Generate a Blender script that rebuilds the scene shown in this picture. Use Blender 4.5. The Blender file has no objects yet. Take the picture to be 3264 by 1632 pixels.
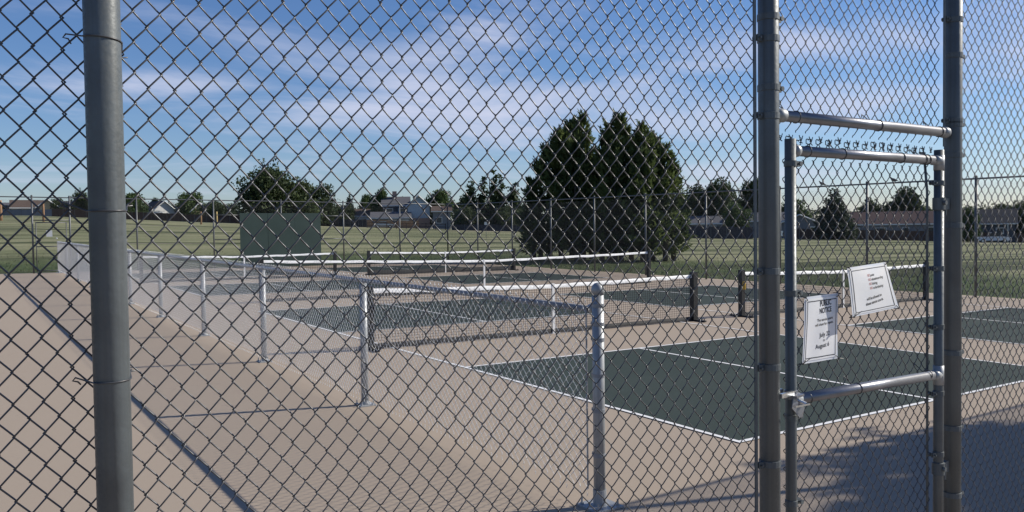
import bpy, math, random
import numpy as np
from mathutils import Vector, Matrix
rad = math.radians
S = bpy.context.scene
COL = S.collection
random.seed(7)
RNG = np.random.default_rng(7)

# ------------------------------------------------------------------ camera
CAM = Vector((-5.369, -4.638, 1.803))
YAW, PITCH, ROLL = 0.5901, -0.0307, -0.0133
FPX = 2629.97 / 3264.0
fw = Vector((math.sin(YAW)*math.cos(PITCH), math.cos(YAW)*math.cos(PITCH), math.sin(PITCH)))
r0 = fw.cross(Vector((0, 0, 1))).normalized()
u0 = r0.cross(fw)
CR = r0*math.cos(ROLL) + u0*math.sin(ROLL)
CU = -r0*math.sin(ROLL) + u0*math.cos(ROLL)
cd = bpy.data.cameras.new('camera')
cam = bpy.data.objects.new('camera', cd)
COL.objects.link(cam)
cd.sensor_width = 36
cd.lens = 36*FPX
cd.clip_start = 0.05
cd.clip_end = 3000
M = Matrix((CR, CU, -fw)).transposed().to_4x4()
M.translation = CAM
cam.matrix_world = M
S.camera = cam

# ------------------------------------------------------------------ sky, sun, exposure
SUN = Vector((1.52, -0.49, 1.0)).normalized()
sun_el = math.asin(SUN.z)
sun_rot = math.atan2(SUN.x, SUN.y)
W = bpy.data.worlds.new('World')
S.world = W
W.use_nodes = True
nt = W.node_tree
nt.nodes.clear()
def N(t, k, **kw):
    n = t.nodes.new(k)
    for a, v in kw.items():
        setattr(n, a, v)
    return n
def mathn(t, op, a, b=None, clamp=False):
    n = N(t, 'ShaderNodeMath', operation=op, use_clamp=clamp)
    for i, v in enumerate((a, b)):
        if v is None: continue
        if isinstance(v, (int, float)): n.inputs[i].default_value = v
        else: t.links.new(v, n.inputs[i])
    return n.outputs[0]
sky = N(nt, 'ShaderNodeTexSky', sky_type='NISHITA', sun_disc=False)
sky.sun_elevation = sun_el
sky.sun_rotation = sun_rot
sky.air_density = 1.0
sky.dust_density = 0.25
sky.ozone_density = 2.2
out = N(nt, 'ShaderNodeOutputWorld')
bg = N(nt, 'ShaderNodeBackground')
bg.inputs['Strength'].default_value = 0.086
tc = N(nt, 'ShaderNodeTexCoord')
sx = N(nt, 'ShaderNodeSeparateXYZ')
nt.links.new(tc.outputs['Generated'], sx.inputs[0])
az = mathn(nt, 'ARCTAN2', sx.outputs['X'], sx.outputs['Y'])
el = mathn(nt, 'ARCSINE', sx.outputs['Z'])
# thin high cloud: a noise sheet, foreshortened towards the horizon
zc = mathn(nt, 'ADD', mathn(nt, 'MAXIMUM', sx.outputs['Z'], 0.012), 0.12)
cx = mathn(nt, 'DIVIDE', sx.outputs['X'], zc)
cy = mathn(nt, 'DIVIDE', sx.outputs['Y'], zc)
cmb = N(nt, 'ShaderNodeCombineXYZ')
nt.links.new(cx, cmb.inputs[0]); nt.links.new(cy, cmb.inputs[1])
mp = N(nt, 'ShaderNodeMapping')
mp.inputs['Rotation'].default_value = (0, 0, rad(32))
mp.inputs['Location'].default_value = (0.35, 1.1, 0)
mp.inputs['Scale'].default_value = (0.75, 1.25, 1)
nt.links.new(cmb.outputs[0], mp.inputs[0])
def sky_noise(scale, detail, rough=0.5, dist=0.0):
    n = N(nt, 'ShaderNodeTexNoise')
    n.inputs['Scale'].default_value = scale; n.inputs['Detail'].default_value = detail
    n.inputs['Roughness'].default_value = rough; n.inputs['Distortion'].default_value = dist
    nt.links.new(mp.outputs[0], n.inputs['Vector'])
    return n.outputs[0]
cl = mathn(nt, 'ADD', mathn(nt, 'MULTIPLY', sky_noise(0.9, 11, 0.62, 0.6), 0.72), 0.11)
# the banks of cloud that stood in the sky that morning: bearing, elevation, half sizes, tilt, weight
def bank(x, y, hw, hh, tilt, wgt):
    d = (fw + CR*((x-1632)/2629.97) - CU*((y-816)/2629.97)).normalized()
    a0, e0 = math.atan2(d.x, d.y), math.asin(d.z)
    ct, st = math.cos(rad(tilt)), math.sin(rad(tilt))
    da = mathn(nt, 'SUBTRACT', az, a0); de = mathn(nt, 'SUBTRACT', el, e0)
    p = mathn(nt, 'ADD', mathn(nt, 'MULTIPLY', da, ct), mathn(nt, 'MULTIPLY', de, st))
    q = mathn(nt, 'SUBTRACT', mathn(nt, 'MULTIPLY', de, ct), mathn(nt, 'MULTIPLY', da, st))
    p = mathn(nt, 'POWER', mathn(nt, 'ABSOLUTE', mathn(nt, 'DIVIDE', p, hw/2629.97)), 2.0)
    q = mathn(nt, 'POWER', mathn(nt, 'ABSOLUTE', mathn(nt, 'DIVIDE', q, hh/2629.97)), 2.0)
    g = mathn(nt, 'EXPONENT', mathn(nt, 'MULTIPLY', mathn(nt, 'ADD', p, q), -1.0))
    return mathn(nt, 'MULTIPLY', g, wgt)
for bk in ((540, 275, 300, 62, 3, 0.17), (1080, 345, 300, 55, 8, 0.15), (1480, 320, 330, 75, 0, 0.17), (1700, 430, 330, 60, -10, 0.15),
           (1460, 130, 330, 70, 14, 0.12), (2060, 250, 420, 50, 8, 0.14), (2600, 130, 380, 60, -4, 0.17), (2760, 300, 380, 60, 4, 0.16), (2200, 390, 420, 60, 2, 0.11),
           (2230, 560, 420, 70, 0, 0.12), (120, 190, 220, 110, -20, 0.07)):
    cl = mathn(nt, 'ADD', cl, bank(*bk))
cr = N(nt, 'ShaderNodeMapRange', interpolation_type='SMOOTHSTEP')
cr.inputs[1].default_value = 0.455
cr.inputs[2].default_value = 0.76
cr.inputs[3].default_value = 0.0
cr.inputs[4].default_value = 0.90
nt.links.new(cl, cr.inputs[0])
# the sky colour itself, a little deeper and cooler than the model's
sc_ = N(nt, 'ShaderNodeSeparateColor')
nt.links.new(sky.outputs[0], sc_.inputs[0])
hs = N(nt, 'ShaderNodeCombineColor')
for i_, (g_, k_) in enumerate(((1.2, 0.585), (1.1, 0.757), (1.0, 1.15))):
    nt.links.new(mathn(nt, 'MULTIPLY', mathn(nt, 'POWER', sc_.outputs[i_], g_), k_), hs.inputs[i_])
mx = N(nt, 'ShaderNodeMix', data_type='RGBA')
mx.inputs[7].default_value = (6.7, 7.1, 8.9, 1)
nt.links.new(cr.outputs[0], mx.inputs[0])
nt.links.new(hs.outputs[0], mx.inputs[6])
nt.links.new(mx.outputs[2], bg.inputs['Color'])
nt.links.new(bg.outputs[0], out.inputs[0])

sl = bpy.data.lights.new('sun', 'SUN')
sl.energy = 5.0
sl.angle = rad(0.40)
sl.color = (1.0, 0.94, 0.83)
so = bpy.data.objects.new('sun', sl)
so.rotation_euler = SUN.to_track_quat('Z', 'Y').to_euler()
so.location = (20, -10, 30)
COL.objects.link(so)
S.view_settings.view_transform = 'Standard'
S.view_settings.look = 'None'
S.view_settings.exposure = 0.15
S.view_settings.gamma = 1.0
S.view_settings.use_curve_mapping = False
S.cycles.max_bounces = 6
S.cycles.transparent_max_bounces = 12

# ------------------------------------------------------------------ lay of the land
GA, GB = -0.0085, 0.0084
def gz(u, v): return GA*u + GB*v
def ray(x, y):
    """direction through a point of the 3264 x 1632 photograph, unit depth"""
    return fw + CR*((x-1632)/2629.97) - CU*((y-816)/2629.97)
def at(x, y, Z): return CAM + ray(x, y)*Z

FAR = 190.0
KX = [-1200, 100, 450, 1100, 1500, 2300, 2700, 3264, 4600]
KY = [683, 687, 701, 723, 732, 754, 760, 773, 790]
_b, _h = [], []
for x, y in zip(KX, KY):
    d = ray(x, y)
    _b.append(math.atan2(d.x, d.y)); _h.append(CAM.z + FAR*d.z/math.hypot(d.x, d.y))
def h_far(bear):
    return float(np.interp(bear, _b, _h))
def terrain(u, v):
    du, dv = u-CAM.x, v-CAM.y
    R = math.hypot(du, dv)
    if R < 1e-6: return gz(u, v) - 0.03
    be = math.atan2(du, dv)
    # distance at which this bearing leaves the paved rectangle
    su, cv_ = du/R, dv/R
    t = 1e9
    if cv_ > 1e-6: t = min(t, (37.0-CAM.y)/cv_)
    if su > 1e-6: t = min(t, (19.5-CAM.x)/su)
    if su < -1e-6: t = min(t, (-14-CAM.x)/su)
    if cv_ < -1e-6: t = min(t, (-12-CAM.y)/cv_)
    R1 = min(t, 60)
    if R <= R1: return gz(u, v) - 0.03
    u1, v1 = CAM.x+su*R1, CAM.y+cv_*R1
    z1 = gz(u1, v1) - 0.03
    if abs(be) > 2.2: hf = z1
    else: hf = h_far(be)
    if R >= FAR: return hf
    k = (R-R1)/(FAR-R1)
    return z1 + (hf-z1)*k
def ground_at(x, Z, y=700):
    p = at(x, y, Z)
    return Vector((p.x, p.y, terrain(p.x, p.y)))

# ------------------------------------------------------------------ materials
def mat(name, color, rough=0.7, metal=0.0, noise=None, bump=None, spec=None, coat=None):
    """noise = (scale, amount[, color2]); bump = (scale, strength)"""
    m = bpy.data.materials.new(name)
    m.use_nodes = True
    t = m.node_tree
    b = t.nodes['Principled BSDF']
    b.inputs['Base Color'].default_value = (*color, 1)
    b.inputs['Roughness'].default_value = rough
    b.inputs['Metallic'].default_value = metal
    if spec is not None: b.inputs['Specular IOR Level'].default_value = spec
    co = N(t, 'ShaderNodeTexCoord')
    if noise:
        nn = N(t, 'ShaderNodeTexNoise')
        nn.inputs['Scale'].default_value = noise[0]
        nn.inputs['Detail'].default_value = 6
        t.links.new(co.outputs['Object'], nn.inputs['Vector'])
        c2 = noise[2] if len(noise) > 2 else tuple(c*0.6 for c in color)
        rp = N(t, 'ShaderNodeMapRange')
        rp.inputs[1].default_value = 0.35; rp.inputs[2].default_value = 0.7
        rp.inputs[4].default_value = noise[1]
        t.links.new(nn.outputs[0], rp.inputs[0])
        mm = N(t, 'ShaderNodeMix', data_type='RGBA')
        mm.inputs[6].default_value = (*color, 1); mm.inputs[7].default_value = (*c2, 1)
        t.links.new(rp.outputs[0], mm.inputs[0])
        t.links.new(mm.outputs[2], b.inputs['Base Color'])
    if bump:
        bn = N(t, 'ShaderNodeTexNoise')
        bn.inputs['Scale'].default_value = bump[0]
        bn.inputs['Detail'].default_value = 4
        t.links.new(co.outputs['Object'], bn.inputs['Vector'])
        bb = N(t, 'ShaderNodeBump')
        bb.inputs['Strength'].default_value = bump[1]
        bb.inputs['Distance'].default_value = 0.01
        t.links.new(bn.outputs[0], bb.inputs['Height'])
        t.links.new(bb.outputs[0], b.inputs['Normal'])
    return m

M_old = mat('weathered_galvanised_steel', (0.118, 0.136, 0.148), 0.45, 0.15, (9, 0.6, (0.078, 0.088, 0.098)), (60, 0.08))
def streak(m, dark, amount=0.6):
    t = m.node_tree; b = t.nodes['Principled BSDF']
    src = b.inputs['Base Color'].links[0].from_socket
    co = N(t, 'ShaderNodeTexCoord'); mpn = N(t, 'ShaderNodeMapping'); mpn.inputs['Scale'].default_value = (55, 55, 1.1)
    t.links.new(co.outputs['Object'], mpn.inputs[0])
    n = N(t, 'ShaderNodeTexNoise'); n.inputs['Scale'].default_value = 1.0; n.inputs['Detail'].default_value = 5
    t.links.new(mpn.outputs[0], n.inputs['Vector'])
    r = N(t, 'ShaderNodeMapRange'); r.inputs[1].default_value = 0.42; r.inputs[2].default_value = 0.72; r.inputs[4].default_value = amount
    t.links.new(n.outputs[0], r.inputs[0])
    mm = N(t, 'ShaderNodeMix', data_type='RGBA'); mm.inputs[7].default_value = (*dark, 1)
    t.links.new(r.outputs[0], mm.inputs[0]); t.links.new(src, mm.inputs[6]); t.links.new(mm.outputs[2], b.inputs['Base Color'])
    v = N(t, 'ShaderNodeTexVoronoi'); v.inputs['Scale'].default_value = 160
    t.links.new(co.outputs['Object'], v.inputs['Vector'])
    rr = N(t, 'ShaderNodeMapRange'); rr.inputs[3].default_value = 0.36; rr.inputs[4].default_value = 0.62
    t.links.new(v.outputs['Color'], rr.inputs[0]); t.links.new(rr.outputs[0], b.inputs['Roughness'])
streak(M_old, (0.062, 0.066, 0.064))
M_rail = mat('scuffed_galvanised_pipe', (0.27, 0.275, 0.30), 0.36, 0.6, (14, 0.5, (0.17, 0.17, 0.19)), (90, 0.06))
M_wire = mat('old_fence_wire', (0.082, 0.085, 0.093), 0.38, 0.2, (30, 0.5, (0.055, 0.048, 0.046)))
M_new = mat('bright_galvanised_steel', (0.37, 0.385, 0.40), 0.48, 0.3, (16, 0.6, (0.27, 0.285, 0.305)), (50, 0.05))
streak(M_new, (0.22, 0.225, 0.23), 0.4)
M_newwire = mat('bright_fence_wire', (0.62, 0.63, 0.65), 0.34, 0.5)
M_newrail = mat('dull_galvanised_rail', (0.27, 0.285, 0.31), 0.5, 0.3, (12, 0.5, (0.20, 0.21, 0.235)))
M_farwire = mat('dark_fence_wire', (0.16, 0.16, 0.16), 0.5, 0.4)
M_farpost = mat('dark_fence_pipe', (0.13, 0.135, 0.14), 0.5, 0.4, (5, 0.4))
M_black = mat('black_powder_coat', (0.012, 0.012, 0.014), 0.45)
M_net = mat('black_net_cord', (0.02, 0.02, 0.022), 0.8)
M_white = mat('white_vinyl', (0.80, 0.80, 0.80), 0.5, 0, (6, 0.25, (0.66, 0.66, 0.66)))
M_bolt = mat('zinc_bolt', (0.62, 0.63, 0.64), 0.3, 0.9)
M_dove = mat('grey_brown_feathers', (0.11, 0.095, 0.085), 0.8, 0, (40, 0.6, (0.05, 0.045, 0.04)))
M_beak = mat('dark_beak', (0.03, 0.025, 0.02), 0.5)
M_vsign = mat('weathered_sign_face', (0.46, 0.48, 0.50), 0.7)
M_ink = mat('black_print', (0.02, 0.02, 0.025), 0.6)
M_redink = mat('faded_red_print', (0.42, 0.16, 0.15), 0.6)
M_tie = mat('black_zip_tie', (0.015, 0.015, 0.018), 0.45)
M_yellow = mat('worn_yellow_plastic', (0.45, 0.28, 0.04), 0.5)

def paper_mat():
    m = mat('laminated_paper', (0.80, 0.81, 0.84), 0.32, 0, (7, 0.2, (0.74, 0.75, 0.80)))
    b = m.node_tree.nodes['Principled BSDF']
    b.inputs['Coat Weight'].default_value = 0.6
    b.inputs['Coat Roughness'].default_value = 0.15
    return m
M_paper = paper_mat()
M_sleeve = mat('clear_sleeve_edge', (0.70, 0.73, 0.80), 0.18)

def tape_mat():
    """white tape with a faint line of worn print along its middle"""
    m = mat('net_tape', (0.82, 0.82, 0.82), 0.55)
    t = m.node_tree; b = t.nodes['Principled BSDF']
    co = N(t, 'ShaderNodeTexCoord')
    n = N(t, 'ShaderNodeTexNoise'); n.inputs['Scale'].default_value = 34; n.inputs['Detail'].default_value = 3
    t.links.new(co.outputs['Object'], n.inputs['Vector'])
    n3 = N(t, 'ShaderNodeTexNoise'); n3.inputs['Scale'].default_value = 2.2
    t.links.new(co.outputs['Object'], n3.inputs['Vector'])
    a = N(t, 'ShaderNodeMapRange'); a.inputs[1].default_value = 0.50; a.inputs[2].default_value = 0.58
    t.links.new(n.outputs[0], a.inputs[0])
    c = N(t, 'ShaderNodeMapRange'); c.inputs[1].default_value = 0.42; c.inputs[2].default_value = 0.56; c.inputs[4].default_value = 0.5
    t.links.new(n3.outputs[0], c.inputs[0])
    f = mathn(t, 'MULTIPLY', a.outputs[0], c.outputs[0])
    mm = N(t, 'ShaderNodeMix', data_type='RGBA')
    mm.inputs[6].default_value = (0.82, 0.82, 0.82, 1); mm.inputs[7].default_value = (0.25, 0.25, 0.28, 1)
    t.links.new(f, mm.inputs[0]); t.links.new(mm.outputs[2], b.inputs['Base Color'])
    return m
M_tape = tape_mat()

def acrylic(name, c1, c2, stain=0.35, stain_scale=0.35):
    m = bpy.data.materials.new(name); m.use_nodes = True
    t = m.node_tree; b = t.nodes['Principled BSDF']
    b.inputs['Roughness'].default_value = 0.9
    b.inputs['Specular IOR Level'].default_value = 0.15
    co = N(t, 'ShaderNodeTexCoord')
    big = N(t, 'ShaderNodeTexNoise'); big.inputs['Scale'].default_value = stain_scale; big.inputs['Detail'].default_value = 7; big.inputs['Roughness'].default_value = 0.6
    fine = N(t, 'ShaderNodeTexNoise'); fine.inputs['Scale'].default_value = 90; fine.inputs['Detail'].default_value = 3
    for q in (big, fine): t.links.new(co.outputs['Object'], q.inputs['Vector'])
    r1 = N(t, 'ShaderNodeMapRange'); r1.inputs[1].default_value = 0.3; r1.inputs[2].default_value = 0.7; r1.inputs[4].default_value = stain
    t.links.new(big.outputs[0], r1.inputs[0])
    r2 = N(t, 'ShaderNodeMapRange'); r2.inputs[1].default_value = 0.3; r2.inputs[2].default_value = 0.8; r2.inputs[4].default_value = 0.25
    t.links.new(fine.outputs[0], r2.inputs[0])
    f = mathn(t, 'ADD', r1.outputs[0], r2.outputs[0], True)
    mm = N(t, 'ShaderNodeMix', data_type='RGBA')
    mm.inputs[6].default_value = (*c1, 1); mm.inputs[7].default_value = (*c2, 1)
    t.links.new(f, mm.inputs[0])
    sc_n = N(t, 'ShaderNodeTexNoise'); sc_n.inputs['Scale'].default_value = 7.0; sc_n.inputs['Detail'].default_value = 8; sc_n.inputs['Distortion'].default_value = 1.5
    t.links.new(co.outputs['Object'], sc_n.inputs['Vector'])
    r3 = N(t, 'ShaderNodeMapRange'); r3.inputs[1].default_value = 0.62; r3.inputs[2].default_value = 0.72; r3.inputs[4].default_value = 0.35
    t.links.new(sc_n.outputs[0], r3.inputs[0])
    m3 = N(t, 'ShaderNodeMix', data_type='RGBA'); m3.inputs[7].default_value = (*[v*(0.82 if c1[0] > 0.2 else 1.9) for v in c1], 1)
    t.links.new(r3.outputs[0], m3.inputs[0]); t.links.new(mm.outputs[2], m3.inputs[6]); t.links.new(m3.outputs[2], b.inputs['Base Color'])
    bb = N(t, 'ShaderNodeBump'); bb.inputs['Strength'].default_value = 0.25; bb.inputs['Distance'].default_value = 0.003
    t.links.new(fine.outputs[0], bb.inputs['Height']); t.links.new(bb.outputs[0], b.inputs['Normal'])
    return m
M_tan = acrylic('tan_court_acrylic', (0.366, 0.300, 0.236), (0.338, 0.276, 0.217), 0.45)
M_green = acrylic('dark_green_court_acrylic', (0.031, 0.046, 0.041), (0.050, 0.064, 0.058), 0.7, 0.45)
M_line = acrylic('white_line_paint', (0.80, 0.80, 0.80), (0.62, 0.61, 0.60), 0.4, 2.5)

def grass_mat():
    m = bpy.data.materials.new('dry_summer_turf'); m.use_nodes = True
    t = m.node_tree; b = t.nodes['Principled BSDF']
    b.inputs['Roughness'].default_value = 0.95
    b.inputs['Specular IOR Level'].default_value = 0.1
    co = N(t, 'ShaderNodeTexCoord')
    def noise(scale, detail=5, sc=(1, 1, 1), rot=0):
        mpn = N(t, 'ShaderNodeMapping'); mpn.inputs['Scale'].default_value = sc; mpn.inputs['Rotation'].default_value = (0, 0, rot)
        t.links.new(co.outputs['Object'], mpn.inputs[0])
        n = N(t, 'ShaderNodeTexNoise'); n.inputs['Scale'].default_value = scale; n.inputs['Detail'].default_value = detail
        n.inputs['Roughness'].default_value = 0.65
        t.links.new(mpn.outputs[0], n.inputs['Vector'])
        return n.outputs[0]
    def mr(v, a, c, lo=0, hi=1):
        r = N(t, 'ShaderNodeMapRange', interpolation_type='SMOOTHSTEP')
        r.inputs[1].default_value = a; r.inputs[2].default_value = c; r.inputs[3].default_value = lo; r.inputs[4].default_value = hi
        t.links.new(v, r.inputs[0]); return r.outputs[0]
    def mix(f, a, c):
        n = N(t, 'ShaderNodeMix', data_type='RGBA')
        t.links.new(f, n.inputs[0])
        for v, i in ((a, 6), (c, 7)):
            if isinstance(v, tuple): n.inputs[i].default_value = (*v, 1)
            else: t.links.new(v, n.inputs[i])
        return n.outputs[2]
    pos = N(t, 'ShaderNodeSeparateXYZ'); t.links.new(co.outputs['Object'], pos.inputs[0])
    # the band beside the courts is watered; it turns drier further out
    ev = mathn(t, 'SUBTRACT', pos.outputs['Y'], 45.0)
    eu = mathn(t, 'SUBTRACT', pos.outputs['X'], 27.0)
    e = mathn(t, 'MAXIMUM', ev, eu)
    e = mathn(t, 'ADD', e, mathn(t, 'MULTIPLY', mathn(t, 'SUBTRACT', noise(0.11), 0.5), 22.0))
    dry = mr(e, -4, 7)
    streak = noise(0.09, 6, (0.35, 1.6, 1), 0.55)
    green = mix(mr(noise(0.5), 0.35, 0.7), (0.062, 0.088, 0.036), (0.105, 0.135, 0.056))
    dryc = mix(mr(streak, 0.36, 0.62), (0.325, 0.312, 0.185), (0.215, 0.226, 0.120))
    dryc = mix(mr(noise(0.8, 6, (0.4, 1.4, 1), 0.55), 0.55, 0.75), dryc, (0.32, 0.29, 0.19))
    c1 = mix(dry, green, dryc)
    # dark strips of longer weeds and bare worn soil
    c1 = mix(mr(noise(0.05, 7, (0.25, 3.4, 1), 0.6), 0.50, 0.57), c1, (0.080, 0.092, 0.046))
    c1 = mix(mr(noise(0.045, 7, (0.3, 2.2, 1), 0.35), 0.59, 0.64), c1, (0.36, 0.32, 0.24))
    c1 = mix(mr(noise(6.0, 8), 0.3, 0.75, 0, 0.45), c1, (0.03, 0.042, 0.018))
    t.links.new(c1, b.inputs['Base Color'])
    bb = N(t, 'ShaderNodeBump'); bb.inputs['Strength'].default_value = 0.8; bb.inputs['Distance'].default_value = 0.08
    t.links.new(noise(9.0, 8), bb.inputs['Height']); t.links.new(bb.outputs[0], b.inputs['Normal'])
    return m
M_grass = grass_mat()

def leaf_mat(name, a, c, sc=0.6, trans=0.25):
    m = mat(name, a, 0.6, 0, None, None, 0.25)
    t = m.node_tree; b = t.nodes['Principled BSDF']
    co = N(t, 'ShaderNodeTexCoord')
    nn = N(t, 'ShaderNodeTexNoise'); nn.inputs['Scale'].default_value = sc; nn.inputs['Detail'].default_value = 3
    t.links.new(co.outputs['Object'], nn.inputs['Vector'])
    rp = N(t, 'ShaderNodeMapRange'); rp.inputs[1].default_value = 0.38; rp.inputs[2].default_value = 0.66
    t.links.new(nn.outputs[0], rp.inputs[0])
    mm = N(t, 'ShaderNodeMix', data_type='RGBA'); mm.inputs[6].default_value = (*a, 1); mm.inputs[7].default_value = (*c, 1)
    t.links.new(rp.outputs[0], mm.inputs[0]); t.links.new(mm.outputs[2], b.inputs['Base Color'])
    tr = N(t, 'ShaderNodeBsdfTranslucent'); t.links.new(mm.outputs[2], tr.inputs[0])
    ms = N(t, 'ShaderNodeMixShader'); ms.inputs[0].default_value = trans
    t.links.new(b.outputs[0], ms.inputs[1]); t.links.new(tr.outputs[0], ms.inputs[2])
    t.links.new(ms.outputs[0], t.nodes['Material Output'].inputs[0])
    return m
M_leafA = leaf_mat('dark_broad_leaves', (0.034, 0.052, 0.022), (0.078, 0.105, 0.040))
M_leafB = leaf_mat('fresh_broad_leaves', (0.048, 0.080, 0.026), (0.105, 0.150, 0.048))
M_leafC = leaf_mat('blue_green_needles', (0.026, 0.040, 0.026), (0.048, 0.068, 0.040))
M_jun = leaf_mat('juniper_sprays', (0.042, 0.066, 0.028), (0.150, 0.190, 0.062), 0.8, 0.4)
M_bark = mat('grey_brown_bark', (0.10, 0.08, 0.06), 0.95, 0, (8, 0.6))

# ------------------------------------------------------------------ mesh helpers
class MB:
    def __init__(s): s.v, s.f, s.n = [], [], 0
    def add(s, V, F):
        s.v.extend([tuple(p) for p in V]); s.f.extend([tuple(i+s.n for i in f) for f in F]); s.n += len(V)
    def box(s, c, h, rz=0.0):
        ca, sa = math.cos(rz), math.sin(rz)
        V = []
        for dz in (-1, 1):
            for dx, dy in ((-1, -1), (1, -1), (1, 1), (-1, 1)):
                x, y = dx*h[0], dy*h[1]
                V.append((c[0]+x*ca-y*sa, c[1]+x*sa+y*ca, c[2]+dz*h[2]))
        s.add(V, [(0, 3, 2, 1), (4, 5, 6, 7), (0, 1, 5, 4), (1, 2, 6, 5), (2, 3, 7, 6), (3, 0, 4, 7)])
    def tube(s, pts, r, k=8, caps=True):
        pts = [Vector(p) for p in pts]
        n = len(pts)
        rr = r if isinstance(r, (list, tuple)) else [r]*n
        V, F = [], []
        t0 = (pts[1]-pts[0]).normalized()
        ref = Vector((0, 0, 1)) if abs(t0.z) < 0.9 else Vector((1, 0, 0))
        x = t0.cross(ref).normalized()
        for i, p in enumerate(pts):
            if i == 0: t = pts[1]-pts[0]
            elif i == n-1: t = pts[-1]-pts[-2]
            else: t = (pts[i+1]-pts[i]).normalized()+(pts[i]-pts[i-1]).normalized()
            t = t.normalized() if t.length > 1e-9 else t0
            x = (x - t*x.dot(t))
            x = x.normalized() if x.length > 1e-6 else t.orthogonal().normalized()
            y = t.cross(x)
            for j in range(k):
                a = 2*math.pi*j/k
                V.append(p + (x*math.cos(a)+y*math.sin(a))*rr[i])
        for i in range(n-1):
            for j in range(k):
                a, b2 = i*k+j, i*k+(j+1) % k
                F.append((a, b2, b2+k, a+k))
        if caps:
            F.append(tuple(range(k-1, -1, -1))); F.append(tuple((n-1)*k+j for j in range(k)))
        s.add(V, F)
    def lathe(s, base, prof, k=16, axis=None):
        """prof: (radius, height) pairs about a vertical axis at base"""
        V, F = [], []
        for (r, z) in prof:
            for j in range(k):
                a = 2*math.pi*j/k
                V.append((base[0]+r*math.cos(a), base[1]+r*math.sin(a), base[2]+z))
        for i in range(len(prof)-1):
            for j in range(k):
                a, b2 = i*k+j, i*k+(j+1) % k
                F.append((a, b2, b2+k, a+k))
        F.append(tuple(range(k-1, -1, -1))); F.append(tuple((len(prof)-1)*k+j for j in range(k)))
        s.add(V, F)
    def quad(s, a, b, c, d): s.add([a, b, c, d], [(0, 1, 2, 3)])
    def mesh(s, name, m, smooth=False):
        me = bpy.data.meshes.new(name)
        me.from_pydata(s.v, [], s.f)
        me.materials.append(m)
        if smooth: me.shade_smooth()
        return me
    def build(s, name, m, parent=None, smooth=False, kind=None, loc=None):
        return link(name, s.mesh(name, m, smooth), parent, kind, loc)
def link(name, me, parent=None, kind=None, loc=None, rot=None, scale=None):
    o = bpy.data.objects.new(name, me)
    COL.objects.link(o)
    if parent is not None: o.parent = parent
    if kind: o['kind'] = kind
    if loc is not None: o.location = loc
    if rot is not None: o.rotation_euler = rot
    if scale is not None: o.scale = scale
    return o
def np_mesh(name, V, F, m, smooth=False):
    """V (n,3) array, F (m,k) array with one face size"""
    me = bpy.data.meshes.new(name)
    V = np.asarray(V, np.float32); F = np.asarray(F, np.int32)
    k = F.shape[1]
    me.vertices.add(len(V)); me.vertices.foreach_set('co', V.ravel())
    me.loops.add(F.size); me.loops.foreach_set('vertex_index', F.ravel())
    me.polygons.add(len(F)); me.polygons.foreach_set('loop_start', np.arange(0, F.size, k, dtype=np.int32))
    if smooth: me.polygons.foreach_set('use_smooth', np.ones(len(F), bool))
    me.materials.append(m)
    me.update(calc_edges=True)
    return me
def thing(name, label, cat, loc=(0, 0, 0), rz=0.0, group=None):
    o = bpy.data.objects.new(name, None)
    COL.objects.link(o)
    o.location = loc; o.rotation_euler = (0, 0, rz)
    o.empty_display_size = 0.2
    return tag(o, label, cat, group)
def tag(o, label, cat, group=None):
    o['label'] = label; o['category'] = cat
    if group: o['group'] = group
    return o
def copy_tree(o, parent=None):
    c = o.copy(); COL.objects.link(c)
    if parent is not None: c.parent = parent
    for ch in list(o.children): copy_tree(ch, c)
    return c

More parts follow.
